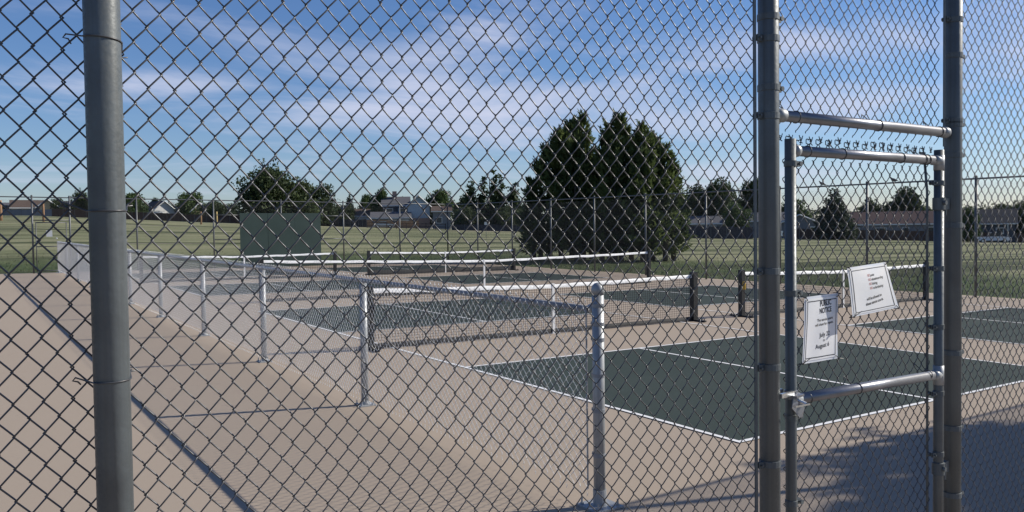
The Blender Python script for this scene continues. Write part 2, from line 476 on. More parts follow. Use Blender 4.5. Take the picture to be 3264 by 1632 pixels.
def mesh_fabric(name, cols, z0, z1, zph, m, r=0.0019, sides=5, depth=0.0042, pz=0.0675, fine=True, jitter=0.0006, ripple=0.0):
    """woven chain link in the plane y = 0: one zig-zag wire between each pair of neighbouring columns.
    cols: x of the knot columns; zph: height of a knot on column 0."""
    cols = np.asarray(cols)
    allV, allF = [], []
    base = 0
    n_per = int((z1-z0)/pz)+1
    e = r*1.25
    for j in range(len(cols)-1):
        L, Rr = cols[j], cols[j+1]
        zl = zph + (pz/2 if j % 2 else 0)
        zl = zl - math.floor((zl-z0)/pz)*pz          # lowest left knot above z0
        k = np.arange(n_per+1)
        P = []
        for q in k:
            zL = zl + q*pz
            zR = zL + pz/2
            if zR > z1 + 1e-6: break
            if fine:
                d = 0.0052
                P += [(L+e*1.2, depth, zL-d), (L-e, 0, zL), (L+e*1.2, -depth, zL+d),
                      (Rr-e*1.2, -depth, zR-d), (Rr+e, 0, zR), (Rr-e*1.2, depth, zR+d)]
            else:
                P += [(L-e, depth*0.5, zL), (Rr+e, -depth*0.5, zR)]
        P = np.array(P)
        if len(P) < 2: continue
        P = P + np.array([RNG.normal(0, jitter), 0, RNG.normal(0, jitter)])
        if jitter > 0:
            P[:, 0] += np.interp(np.arange(len(P)), np.linspace(0, len(P), 8), RNG.normal(0, jitter, 8))
        if ripple:
            P[:, 1] += ripple*np.sin(P[:, 0]*5.1 + P[:, 2]*2.3)
        T = np.empty_like(P); T[1:-1] = P[2:]-P[:-2]; T[0] = P[1]-P[0]; T[-1] = P[-1]-P[-2]
        T /= np.linalg.norm(T, axis=1)[:, None]
        Xa = np.cross(T, np.array([0, 1.0, 0])); Xa /= np.linalg.norm(Xa, axis=1)[:, None]
        Ya = np.cross(T, Xa)
        an = np.arange(sides)*2*math.pi/sides
        ring = P[:, None, :] + r*(Xa[:, None, :]*np.cos(an)[None, :, None] + Ya[:, None, :]*np.sin(an)[None, :, None])
        n = len(P)
        ii = np.arange(n-1)[:, None]*sides
        jj = np.arange(sides)[None, :]; jn = (jj+1) % sides
        F = np.stack([ii+jj, ii+jn, ii+jn+sides, ii+jj+sides], -1).reshape(-1, 4) + base
        allV.append(ring.reshape(-1, 3)); allF.append(F)
        base += n*sides
    return np_mesh(name, np.concatenate(allV), np.concatenate(allF), m, smooth=True)

def band(mb, c, r, h, k=20, lug=None):
    """a flat strap round a post; lug = (dx, dy) direction of its bolted ears"""
    mb.lathe((c[0], c[1], c[2]-h/2), [(r, 0), (r+0.0028, 0.001), (r+0.0028, h-0.001), (r, h)], k)
    if lug:
        dx, dy = lug
        for s_ in (-1, 1):
            mb.box((c[0]+dx*(r+0.014)-dy*0.004*s_, c[1]+dy*(r+0.014)+dx*0.004*s_, c[2]),
                   (0.014 if dx else 0.0016, 0.014 if dy else 0.0016, h/2*0.95))
        # carriage bolt through the ears
        p = Vector((c[0]+dx*(r+0.018), c[1]+dy*(r+0.018), c[2]))
        n_ = Vector((-dy, dx, 0))
        mb.tube([p-n_*0.016, p+n_*0.014], 0.004, 6)
        mb.tube([p-n_*0.020, p-n_*0.014], 0.009, 8)

# ------------------------------------------------------------------ ground
def build_ground():
    nb, rr = 300, [0, 2, 5, 9, 14, 20, 27, 33, 38, 43, 50, 58, 68, 80, 95, 112, 130, 150, 170, 190, 230, 320, 600, 1400]
    V, F = [], []
    for R in rr:
        for j in range(nb):
            a = 2*math.pi*j/nb
            u, v = CAM.x+R*math.sin(a), CAM.y+R*math.cos(a)
            z = terrain(u, v)
            if 45 < R < 185: z += 0.10*math.sin(u*0.07+1)*math.sin(v*0.05)*min(1, (R-45)/30)
            V.append((u, v, z))
    for i in range(len(rr)-1):
        for j in range(nb):
            a, b2 = i*nb+j, i*nb+(j+1) % nb
            F.append((a, a+nb, b2+nb, b2))
    me = np_mesh('ground', V, F, M_grass, True)
    link('ground', me, kind='structure')
build_ground()

def sheet(name, u0, u1, v0, v1, dz, m, parent, thick=0.0):
    mb = MB()
    P = lambda u, v, k=0.0: (u, v, gz(u, v)+dz-k)
    if thick:
        a = [P(u0, v0, thick), P(u1, v0, thick), P(u1, v1, thick), P(u0, v1, thick), P(u0, v0), P(u1, v0), P(u1, v1), P(u0, v1)]
        mb.add(a, [(4, 5, 6, 7), (0, 1, 5, 4), (1, 2, 6, 5), (2, 3, 7, 6), (3, 0, 4, 7)])
    else:
        mb.quad(P(u0, v0), P(u1, v0), P(u1, v1), P(u0, v1))
    return mb.build(name, m, parent)
court = sheet('court_surface', -9.5, 17.0, -8.0, 34.75, 0.0, M_tan, None, 0.12)
court['kind'] = 'structure'
AW, KN, KF, EN = 6.096, 4.572, 8.839, 13.411
GAP = 2.0815
LW = 0.051
def pickle_court(u0, v0):
    for (a, b2) in ((0, KN), (KF, EN)):
        sheet('green_service_area', u0, u0+AW, v0+a, v0+b2, 0.004, M_green, court)
    # sidelines run the whole length, the cross lines are butted between them
    for du in (0, AW-LW): sheet('white_line', u0+du, u0+du+LW, v0, v0+EN, 0.008, M_line, court)
    ins = (u0+LW, u0+AW-LW)
    for dv in (0, EN-LW, KN-LW, KF): sheet('white_line', ins[0], ins[1], v0+dv, v0+dv+LW, 0.008, M_line, court)
    mid = u0+AW/2
    sheet('white_line', mid-LW/2, mid+LW/2, v0+LW, v0+KN-LW, 0.008, M_line, court)
    sheet('white_line', mid-LW/2, mid+LW/2, v0+KF+LW, v0+EN-LW, 0.008, M_line, court)
for u0_ in (0.0, AW+GAP):
    for v0_ in (0.0, 25.067-EN/2): pickle_court(u0_, v0_)

def grass_tufts():
    """grass blades on the verge just outside the fences"""
    n = 26000
    u = RNG.uniform(-12, 34, n); v = RNG.uniform(3, 52, n)
    keep = ((v > 35.0) | (u > 17.15))
    u, v = u[keep], v[keep]
    # denser by the pavement edge
    d = np.where(v > 35, np.minimum(v-35, np.where(u > 17, u-17, 99)), u-17.15)
    k = RNG.uniform(0, 1, len(u)) < np.exp(-np.abs(d)/9)+0.06
    u, v = u[k], v[k]
    z = np.array([terrain(a, c) for a, c in zip(u, v)])
    h = RNG.uniform(0.05, 0.16, len(u)); w = RNG.uniform(0.008, 0.02, len(u)); an = RNG.uniform(0, 6.28, len(u))
    lx, ly = RNG.normal(0, 0.05, len(u)), RNG.normal(0, 0.05, len(u))
    A = np.stack([u-w*np.cos(an), v-w*np.sin(an), z], 1); B = np.stack([u+w*np.cos(an), v+w*np.sin(an), z], 1)
    C = np.stack([u+lx, v+ly, z+h], 1)
    V = np.stack([A, B, C], 1).reshape(-1, 3)
    F = np.arange(len(V)).reshape(-1, 3)
    me = np_mesh('grass', V, F, mat('grass_blades', (0.06, 0.085, 0.03), 0.8, 0, (0.6, 0.8, (0.13, 0.13, 0.05))))
    o = link('grass', me, kind='stuff')
    tag(o, 'short uneven grass along the edge of the tan pavement', 'grass')
grass_tufts()

# ------------------------------------------------------------------ the near tall fence we look through
VF = -2.688            # centre line of its posts
VM = -2.650            # plane of its wire mesh
HF = 4.30
PR = 0.0365
ff = thing('tall_chain_link_fence', 'tall weathered grey chain link fence closest to the viewer, wrapping the gate opening', 'fence', (0, VF, 0))
def post(mb, u, h, r=PR, z0=None, y=0.0):
    b = gz(u, VF)-0.05 if z0 is None else z0
    mb.tube([(u, y, b), (u, y, h-0.03)], r, 28)
    mb.lathe((u, y, h-0.03), [(r+0.003, 0), (r+0.003, 0.02), (r*0.8, 0.045), (r*0.3, 0.058)], 20)
front_posts = [-7.25, -5.104, -2.950, -1.712, 1.34, 4.39, 7.44, 10.49, 13.54]
for u in front_posts:
    mb = MB(); post(mb, u, HF); mb.build('post', M_old, ff, True)
mb = MB(); mb.tube([(-7.3, 0, HF-0.06), (13.6, 0, HF-0.06)], 0.021, 14); mb.build('top_rail', M_old, ff, True)
def col_list(u_from, u_to, f, anchor):
    c = [anchor]
    while c[-1] < u_to: c.append(c[-1]+f(c[-1]))
    a = [anchor]
    while a[-1] > u_from: a.append(a[-1]-f(a[-1]))
    k = len(a)-1
    return a[:0:-1]+c, k
sp = lambda u: 0.0277 + 0.0033*min(1, max(0, (u+5.2)/1.9))
cols, k = col_list(-7.25, -3.01, sp, -5.036)
zph = 2.300 + (0.0675/2 if k % 2 else 0)
me_ = mesh_fabric('wire_mesh', cols, 0.06, HF-0.03, zph, M_wire, r=0.00195, sides=6, ripple=0.002)
# the sheet runs behind the line post and is drawn in to the centre of the terminal post
co_ = np.empty(len(me_.vertices)*3, np.float32); me_.vertices.foreach_get('co', co_); co_ = co_.reshape(-1, 3)
yo = 0.038*np.clip((-3.04-co_[:, 0])/1.6, 0, 1)
sc2 = (1.95+yo)/1.988
co_[:, 0] = CAM.x+(co_[:, 0]-CAM.x)*sc2; co_[:, 2] = CAM.z+(co_[:, 2]-CAM.z)*sc2; co_[:, 1] += yo
me_.vertices.foreach_set('co', co_.ravel()); me_.update()
link('wire_mesh', me_, ff)
# panel over the gate
cols, k = col_list(-2.905, -1.790, lambda u: 0.0296, -2.440)
zt = 2.600 + (0.0675/2 if k % 2 else 0)
link('wire_mesh', mesh_fabric('wire_mesh', cols, 2.135, HF-0.03, zt, M_wire, r=0.0018, sides=6), ff, loc=(0, 0.024, 0))
# barbed twists hanging under it
mb = MB()
for i, c in enumerate(cols[1:-1]):
    if i % 2 == k % 2: continue
    zz = 2.123 + RNG.normal(0, 0.003)
    for s_ in (-1, 1):
        mb.tube([(c+s_*0.016, s_*0.004, zz+0.020), (c+s_*0.002, 0, zz+0.001), (c-s_*0.006, -s_*0.004, zz-0.004), (c-s_*0.013, -s_*0.003, zz-0.007+RNG.normal(0, 0.003))], 0.0018, 5)
    mb.tube([(c-0.004, 0.003, zz+0.003), (c+0.003, -0.004, zz+0.008), (c-0.003, 0.003, zz+0.013)], 0.0018, 5)
mb.build('wire_twists', M_wire, ff, True, 'stuff', loc=(0, 0.024, 0))
# mesh to the right of the gate, bay by bay
first = None
bay = [(-1.672, 1.30), (1.34, 4.39), (4.39, 7.44), (7.44, 10.49), (10.49, 13.54)]
n_c = int(3.05/0.0304)+1
me_bay = mesh_fabric('wire_mesh', [i*0.0304 for i in range(n_c)], 0.06, HF-0.03, 2.779, M_wire, r=0.0018, sides=5)
for i, (a, b2) in enumerate(bay):
    link('wire_mesh', me_bay, ff, loc=(a if i else -1.700, 0.004, 0))
# tension bars beside the terminal posts
for u, z0_, z1_ in ((-3.024, 0.08, HF-0.05), (-1.785, 2.145, HF-0.05), (-1.668, 0.08, HF-0.05)):
    mb = MB(); mb.box((u, 0.0, (z0_+z1_)/2), (0.0065, 0.0025, (z1_-z0_)/2)); mb.build('tension_bar', M_old, ff)
# brace bands with bolted ears on the two gate-side posts
for u, zs, lug in ((-2.950, (3.55, 2.94, 2.473, 2.200, 1.645, 1.300, 0.95, 0.45), (-1, 0)), (-2.950, (2.550, 2.30,), (1, 0)),
                   (-1.712, (3.4, 2.895, 2.545, 2.245, 2.11, 1.80, 1.235, 0.90, 0.60), (1, 0)), (-1.712, (2.70, 2.26, ), (-1, 0))):
    for z in zs:
        mb = MB(); band(mb, (u, 0, z), PR, 0.024, 20, lug); mb.build('brace_band', M_old, ff, False)
# rail over the gate with its end cups and wire ties
mb = MB(); mb.tube([(-2.895, 0.0, 2.207), (-1.760, 0.0, 2.207)], 0.0205, 20); tr = mb.build('gate_header_rail', M_rail, ff, True)
for u, s_ in ((-2.900, 1), (-1.768, -1)):
    mb = MB(); mb.tube([(u-0.012*s_, 0, 2.207), (u+0.005*s_, 0, 2.207), (u+0.030*s_, 0, 2.207), (u+0.034*s_, 0, 2.207)], [0.018, 0.0255, 0.0245, 0.0215], 20)
    mb.build('rail_end_cup', M_new, ff, True)
def rail_tie(parent, u, z, R_, y=0.0, tail=0.05):
    mb = MB(); pts = []
    for j in range(15):
        a = 2*math.pi*j/14*1.05
        pts.append((u+0.004*j/14, y+(R_+0.0018)*math.cos(a), z+(R_+0.0018)*math.sin(a)))
    pts.append((pts[-1][0]-tail*0.5, VM-VF, z+R_+0.012)); pts.append((pts[-1][0]-tail*0.5, VM-VF+0.004, z+R_+0.026)); pts.append((pts[-1][0]-0.012, VM-VF-0.004, z+R_+0.012))
    mb.tube(pts, 0.0019, 6); return mb.build('wire_tie', M_wire, parent, True)
for u in (-2.80, -2.28, -1.83): rail_tie(ff, u, 2.207, 0.0205)
# wire ties holding the mesh to the left-hand post
def post_tie(u, z, dl, dr, drop_l, drop_r):
    mb = MB(); pts = []
    a0, a1 = math.pi*1.02, math.pi*2-0.02
    pts += [(u-PR-dl*0.55, VM-VF+0.004, z-0.012+drop_l), (u-PR-dl*0.72, VM-VF-0.006, z-0.004+drop_l*0.9), (u-PR-dl, VM-VF-0.002, z+drop_l-0.002), (u-PR-dl*0.85, VM-VF-0.007, z+0.005+drop_l)]
    for j in range(12):
        a = a0+(a1-a0)*j/11
        pts.append((u+(PR+0.0016)*math.cos(a), (PR+0.0016)*math.sin(a), z+drop_l*(1-j/11)*0.3+drop_r*(j/11)*0.3))
    pts += [(u+PR+dr*0.5, VM-VF-0.012, z+drop_r*0.7), (u+PR+dr, VM-VF-0.004, z+drop_r), (u+PR+dr-0.007, VM-VF+0.006, z+drop_r-0.006), (u+PR+dr+0.009, VM-VF+0.004, z+drop_r-0.004)]
    mb.tube(pts, 0.0018, 6); mb.build('wire_tie', M_wire, ff, True)
post_tie(-5.104, 2.222, 0.034, 0.010, 0.004, -0.022)
post_tie(-5.104, 1.850, 0.05, 0.012, 0.02, 0.024)
post_tie(-5.104, 1.490, 0.035, 0.008, 0.006, 0.016)
for z in (2.9, 1.05): post_tie(-5.104, z, 0.03, 0.012, 0.004, 0.01)

# ------------------------------------------------------------------ the gate
gt = thing('walk_gate', 'grey pipe walk gate filled with chain link, two paper notices hung on it', 'gate', (-2.83, VF, 0))
GX = -2.83
def gl(u): return u-GX
mb = MB(); mb.tube([(0, 0, 0.06), (0, 0, 2.125)], 0.0205, 22); mb.build('latch_stile', M_old, gt, True)
mb = MB(); mb.tube([(gl(-1.826), 0, 0.06), (gl(-1.826), 0, 2.128)], 0.0205, 22); mb.build('hinge_stile', M_old, gt, True)
for z, m in ((2.083, M_rail), (0.10, M_old)):
    mb = MB(); mb.tube([(0.021, 0, z), (gl(-1.847), 0, z)], 0.0195, 20); mb.build('frame_rail', m, gt, True)
mb = MB(); mb.tube([(0.024, 0, 1.163), (gl(-1.84), 0, 1.150)], 0.0200, 20); mb.build('middle_rail', M_rail, gt, True)
mb = MB()
mb.tube([(0.018, 0, 2.083), (0.040, 0, 2.083)], 0.0225, 18); mb.build('corner_fitting', M_new, gt, True)
mb = MB(); mb.tube([(gl(-1.875), 0, 2.083), (gl(-1.835), 0, 2.083), (gl(-1.826), 0, 2.07)], 0.0225, 18); mb.tube([(gl(-1.826), 0, 2.04), (gl(-1.826), 0, 2.105)], 0.0225, 18); mb.build('corner_fitting', M_new, gt, True)
mb = MB(); mb.tube([(gl(-1.875), 0, 1.151), (gl(-1.826), 0, 1.15)], 0.0222, 18); mb.tube([(gl(-1.826), 0, 1.105), (gl(-1.826), 0, 1.19)], 0.0225, 18); mb.build('tee_fitting', M_new, gt, True)
mb = MB(); mb.tube([(0.0, 0, 1.163), (0.045, 0, 1.163)], 0.0225, 18); mb.build('tee_fitting', M_new, gt, True)
cols, k = col_list(-2.805, -1.868, lambda u: 0.0298, -2.505)
zg = 2.017 + (0.0675/2 if k % 2 else 0)
link('wire_mesh', mesh_fabric('wire_mesh', [gl(c) for c in cols], 0.08, 2.105, zg, M_wire, r=0.0018, sides=6), gt, loc=(0, 0.030, 0))
# squared knuckles standing above the gate's top rail
mb = MB()
for i, c in enumerate(cols[1:-1]):
    if i % 2: continue
    x = gl(c); h = 2.117 + RNG.normal(0, 0.003); w = 0.0085
    mb.tube([(x-0.018, 0.030, h-0.018), (x-0.004, 0.030, h-0.001), (x+w, 0.026, h+0.004), (x+w, 0.026, h+0.017), (x+w*0.5, 0.027, h+0.021), (x-w*0.2, 0.030, h+0.018)], 0.0019, 6)
    mb.tube([(x+0.018, 0.030, h-0.018), (x+0.004, 0.030, h-0.001), (x-w, 0.034, h+0.004), (x-w, 0.034, h+0.017), (x-w*0.5, 0.033, h+0.021), (x+w*0.3, 0.030, h+0.016)], 0.0019, 6)
mb.build('wire_knuckles', M_wire, gt, True, 'stuff')
mb = MB(); mb.tube([(gl(-1.884), 0.034, 2.112), (gl(-1.866), 0.030, 1.95), (gl(-1.858), 0.030, 0.12)], 0.0055, 8); mb.build('tension_bar', M_old, gt, True)
mb = MB(); mb.box((gl(-1.905), 0.030, 2.114), (0.022, 0.003, 0.004)); mb.build('bar_hook', M_old, gt)
for z in (2.035, 1.56, 1.10, 0.78): 
    mb = MB(); band(mb, (0, 0, z), 0.0205, 0.022, 18, (1, 0)); mb.build('brace_band', M_old, gt)
for z in (1.985, 1.615, 1.36, 1.068, 0.80):
    mb = MB(); band(mb, (gl(-1.826), 0, z), 0.0205, 0.022, 18, (-1, 0)); mb.build('brace_band', M_old, gt)
for z in (1.895, 0.735):
    mb = MB(); mb.lathe((gl(-1.826), 0, z-0.028), [(0.0205, 0), (0.026, 0.002), (0.026, 0.054), (0.0205, 0.056)], 20)
    mb.box((gl(-1.785), 0, z), (0.028, 0.010, 0.024)); mb.tube([(gl(-1.83), -0.026, z+0.004), (gl(-1.83), -0.036, z+0.004)], 0.010, 10)
    mb.tube([(gl(-1.800), -0.012, z-0.05), (gl(-1.800), -0.012, z+0.02)], 0.008, 10)
    hg = mb.build('hinge', M_old, gt)
for u in (-2.735, -2.52, -2.12, -1.955, -1.925)[0:5]: rail_tie(gt, gl(u)+0.0, 2.083, 0.0195, 0.0, 0.03)
for u in (-2.735, -2.42, -1.915): rail_tie(gt, gl(u), 1.158, 0.0200, 0.0, 0.03)
# fork latch
lt = MB()
lt.lathe((0, 0, 1.168), [(0.0205, 0), (0.0245, 0.001), (0.0245, 0.032), (0.0205, 0.033)], 18)
lt.box((-0.010, -0.034, 1.186), (0.030, 0.014, 0.004), 0.2)
lat = lt.build('latch_collar', M_rail, gt)
lt = MB(); lt.box((-0.062, -0.030, 1.196), (0.042, 0.006, 0.008), 0.12); lt.box((-0.062, 0.030, 1.196), (0.042, 0.006, 0.008), -0.12); lt.build('latch_fork', M_bolt, gt)
# dropped latch paddle, a bent plate hanging in front
lt = MB()
pl = [(-0.030, -0.030, 1.178), (0.030, -0.034, 1.138), (0.012, -0.038, 1.108), (-0.008, -0.040, 1.106), (-0.046, -0.036, 1.146)]
qq = [(x, y-0.004, z) for x, y, z in pl]
lt.add(pl+qq, [(0, 1, 2, 3, 4), (9, 8, 7, 6, 5)]+[(i, (i+1) % 5+0, (i+1) % 5+5, i+5) for i in range(5)])
lt.build('latch_paddle', M_rail, gt)
lt = MB(); lt.box((-0.01, -0.058, 1.154), (0.042, 0.002, 0.003)); lt.tube([(0.0, -0.02, 1.17), (0.02, -0.05, 1.155)], 0.007, 8); lt.build('latch_pin', M_bolt, gt)

# ------------------------------------------------------------------ notices
def text_mesh(surf, txt, size, m, parent, loc, align='CENTER', width=0.05, rot=0.0, bold=0.0):
    cu = bpy.data.curves.new('lettering', 'FONT')
    cu.body = txt; cu.size = size; cu.align_x = align; cu.align_y = 'CENTER'; cu.space_line = 1.05; cu.offset = bold
    cu.materials.append(m)
    o = bpy.data.objects.new('lettering', cu)
    me = bpy.data.meshes.new_from_object(o)
    bpy.data.objects.remove(o)
    o = bpy.data.objects.new('lettering', me)
    COL.objects.link(o); o.parent = parent
    xx = [v.co.x for v in me.vertices]
    k_ = width/(max(xx)-min(xx)); ct, st = math.cos(rot), math.sin(rot)
    for v in me.vertices:              # lay the print on the curved sheet
        x, z = v.co.x*k_, v.co.y
        x, z = loc[0]+x*ct+z*st, loc[2]-x*st+z*ct
        v.co = (x, surf(x, z), z)
    me.update()
    return o
def notice(label, corners, group, lift=0.02):
    """corners TL, TR, BR, BL in (u, z); a curled laminated sheet just in front of the mesh"""
    # the corners were measured in the plane of the posts; carry them to the sheet's own depth
    dep = [(1.972-lift if i in (0, 3) else 1.972)/1.95 for i in range(4)]
    c = [Vector((CAM.x+(p[0]-CAM.x)*k_, CAM.z+(p[1]-CAM.z)*k_)) for p, k_ in zip(corners, dep)]
    cen = sum(c, Vector((0, 0)))/4
    y0 = VM-0.016
    t = thing('paper_notice', label, 'notice', (cen.x, y0, cen.y), 0, group)
    def grid(inset, yoff, m, name, nu=14, nv=14):
        V, F = [], []
        for j in range(nv+1):
            for i in range(nu+1):
                s_, q = inset+(1-2*inset)*i/nu, inset+(1-2*inset)*j/nv
                p = (c[0]*(1-s_)+c[1]*s_)*(1-q)+(c[3]*(1-s_)+c[2]*s_)*q - cen
                bul = 0.0035*math.sin(s_*math.pi*1.0)*math.sin(q*math.pi*1.3+0.3)+0.0015*math.sin(s_*9+q*4)
                V.append((p.x, yoff-bul-lift*(1-s_), p.y))
        for j in range(nv):
            for i in range(nu):
                a = j*(nu+1)+i
                F.append((a, a+nu+1, a+nu+2, a+1))
        k = len(V)
        V2 = V+[(x, y+0.0006, z) for x, y, z in V]
        F2 = F+[tuple(x+k for x in reversed(f)) for f in F]
        return link(name, np_mesh(name, V2, F2, m, True), t)
    grid(0.0, 0.0, M_sleeve, 'plastic_sleeve'); grid(0.035, -0.0016, M_paper, 'paper_sheet')
    # printed border
    mb = MB()
    def P(s_, q):
        p = (c[0]*(1-s_)+c[1]*s_)*(1-q)+(c[3]*(1-s_)+c[2]*s_)*q - cen
        bul = 0.0035*math.sin(s_*math.pi*1.0)*math.sin(q*math.pi*1.3+0.3)+0.0015*math.sin(s_*9+q*4)
        return Vector((p.x, -0.0026-bul-lift*(1-s_), p.y))
    w = 0.008
    for k in range(12):
        a, b2 = 0.075+0.85*k/12, 0.075+0.85*(k+1)/12
        for q in (0.075, 0.925):
            mb.quad(P(a, q+w), P(b2, q+w), P(b2, q-w+0.004), P(a, q-w+0.004))
            mb.quad(P(q-w+0.002, b2), P(q+w-0.002, b2), P(q+w-0.002, a), P(q-w+0.002, a))
    mb.build('printed_border', M_ink, t)
    # zip ties at the corners
    for i, (s_, q) in enumerate(((0.05, 0.04), (0.95, 0.04), (0.95, 0.96), (0.05, 0.96))):
        p = P(s_, q); mb = MB()
        dx, dz = (-1 if s_ < 0.5 else 1), (1 if q < 0.5 else -1)
        mb.tube([p+Vector((-dx*0.004, 0.0, -dz*0.004)), p+Vector((0, -0.003, 0)), p+Vector((dx*0.012, -0.002, dz*0.008)), p+Vector((dx*0.015, 0.016, dz*0.012)), p+Vector((dx*0.004, 0.02, dz*0.010))], 0.0016, 6)
        mb.box(p+Vector((dx*0.012, -0.003, dz*0.008)), (0.004, 0.002, 0.003))
        if i in (2, 3): mb.tube([p+Vector((dx*0.012, -0.002, dz*0.008)), p+Vector(((0.034 if i == 2 else 0.030), -0.008, -0.012 if i == 2 else 0.012))], 0.0014, 5)
        mb.build('zip_tie', M_tie, t)
    def surf(x, z):
        q = 0.5; s_ = 0.5
        for _ in range(6):
            L_, R_ = c[0]*(1-q)+c[3]*q-cen, c[1]*(1-q)+c[2]*q-cen
            s_ = (x-L_.x)/(R_.x-L_.x)
            T_, B_ = c[0]*(1-s_)+c[1]*s_-cen, c[3]*(1-s_)+c[2]*s_-cen
            q = (T_.y-z)/(T_.y-B_.y)
        bul = 0.0035*math.sin(s_*math.pi*1.0)*math.sin(q*math.pi*1.3+0.3)+0.0015*math.sin(s_*9+q*4)
        return -0.0024-bul-lift*(1-s_)
    return t, surf
n1c = [(-2.750, 1.540), (-2.545, 1.545), (-2.548, 1.290), (-2.762, 1.289)]
t1, P1 = notice('white paper notice headed PUBLIC NOTICE with dates July 22 to August 6', n1c, 'paper notices tied to the gate', 0.018)
for tx, sz, x_, z_, w_, bd in (('PUBLIC', 0.028, 0.026, 0.095, 0.074, 0.0006), ('NOTICE', 0.028, 0.024, 0.068, 0.078, 0.0006),
                               ('The tennis courts', 0.0145, 0.022, 0.034, 0.106, 0.0002), ('will close for repairs.', 0.0145, 0.018, 0.017, 0.124, 0.0002),
                               ('July 22', 0.024, 0.020, -0.024, 0.070, 0.0002), ('to', 0.016, 0.016, -0.046, 0.015, 0.0), ('August 6', 0.024, 0.008, -0.067, 0.094, 0.0002)):
    text_mesh(P1, tx, sz, M_ink, t1, (x_, -0.0205, z_), 'CENTER', w_, rad(-3), bd)
n2c = [(-2.488, 1.640), (-2.225, 1.655), (-2.132, 1.462), (-2.448, 1.444)]
t2, P2 = notice('slanting white paper notice listing four NO rules for the courts', n2c, 'paper notices tied to the gate', 0.045)
rows = [('NO', 'pets'), ('NO', 'skateboarding'), ('NO', 'biking'), ('NO', 'rollerblading')]
wd = (0.030, 0.098, 0.040, 0.086)
for i, (a, b2) in enumerate(rows):
    z = 0.054-0.0172*i; x = -0.040+0.006*i
    text_mesh(P2, a, 0.0145, M_redink, t2, (x, -0.0400, z), 'LEFT', 0.019, rad(-4), 0.0002)
    text_mesh(P2, b2, 0.0145, M_ink, t2, (x+0.024, -0.0370, z+0.001), 'LEFT', wd[i], rad(-4), 0.0002)
text_mesh(P2, 'will be allowed on', 0.0165, M_ink, t2, (0.014, -0.0330, -0.034), 'CENTER', 0.122, rad(-6), 0.0003)
text_mesh(P2, 'these tennis courts.', 0.0165, M_ink, t2, (0.020, -0.0320, -0.053), 'CENTER', 0.146, rad(-6), 0.0003)

# ------------------------------------------------------------------ low fence along the walkway
UL = -1.973
lf = thing('low_chain_link_fence', 'waist high bright galvanised chain link fence between the walkway and the courts', 'fence', (UL, 0, 0))
LP = [-0.55, 3.16, 6.50, 9.80, 13.36, 16.95, 20.4, 23.9, 27.4, 30.9, 34.05]
def lz(v): return gz(UL, v)
def low_post_mesh(h, r, cap, plate):
    mb = MB(); mb.tube([(0, 0, 0.012), (0, 0, h)], r, 22)
    if cap: mb.lathe((0, 0, h-0.045), [(r+0.004, 0), (r+0.004, 0.035), (r*0.9, 0.058), (r*0.5, 0.072), (r*0.15, 0.076)], 20)
    else: mb.lathe((0, 0, h), [(r, 0), (r*0.85, 0.012), (r*0.4, 0.018)], 20)
    a = mb.mesh('post', M_new, True)
    mb = MB(); mb.box((0, 0, 0.007), (plate, plate, 0.006)); mb.lathe((0, 0, 0.012), [(r+0.006, 0), (r+0.005, 0.10 if cap else 0.03)], 20)
    for s1 in (-1, 1):
        for s2 in (-1, 1):
            x, y = s1*plate*0.74, s2*plate*0.74
            mb.lathe((x, y, 0.012), [(0.013, 0), (0.013, 0.011)], 6); mb.lathe((x, y, 0.02), [(0.0065, 0), (0.0065, 0.035)], 8)
    b = mb.mesh('base_plate', M_new)
    return a, b
pm, bm_ = low_post_mesh(1.245, 0.0365, False, 0.085)
tm, tb = low_post_mesh(1.42, 0.0385, True, 0.11)
for i, v in enumerate(LP):
    a, b2 = (tm, tb) if i in (0, len(LP)-1) else (pm, bm_)
    if i == len(LP)-1: a = pm
    po_ = link('post', a, lf, loc=(0.0, v, lz(v)))
    link('base_plate', b2, po_, loc=(0, 0, 0))
mb = MB()
mb.tube([(0.0, v, lz(v)+1.275) for v in (LP[0]+0.03, 5, 12, 20, 28, LP[-1])], 0.0215, 16)
mb.build('top_rail', M_newrail, lf, True)
for v in LP[1:-1]:
    mb = MB(); mb.tube([(-0.0, v-0.03, lz(v)+1.275), (-0.0, v+0.03, lz(v)+1.275)], 0.0245, 14); mb.build('rail_loop_cap', M_newrail, lf, True)
mb = MB(); mb.tube([(0.0, LP[0]+0.035, lz(0)+1.277), (0, LP[0]+0.08, lz(0)+1.277)], 0.027, 16); mb.build('rail_end_cup', M_new, lf, True)
for z in (1.30, 1.18, 1.08, 0.85, 0.62, 0.33):
    mb = MB(); band(mb, (0.0, LP[0], lz(0)+z), 0.0385, 0.024, 22, (0, 1)); mb.build('brace_band', M_newrail, lf)
mb = MB(); mb.box((-0.036, LP[0]+0.075, lz(0)+0.69), (0.0025, 0.006, 0.59)); mb.build('tension_bar', M_newrail, lf)
bayL = 3.46
nc = 2*int(bayL/0.0345/2)
lowmesh = mesh_fabric('wire_mesh', [i*bayL/nc for i in range(nc+1)], 0.075, 1.325, 1.318, M_newwire, r=0.0020, sides=4, pz=0.0760, jitter=0.0010)
sl_ = math.atan(GB)
for i in range(len(LP)-1):
    v0, v1 = LP[i], LP[i+1]
    if i == 0: v0 += 0.075
    o = link('wire_mesh', lowmesh, lf, loc=(-0.042, v0, lz(v0)))
    # the fabric lies along local x; stand it along the fence
    o.rotation_euler = (0, -sl_, rad(90)); o.scale = ((v1-v0)/bayL, 1, 1)
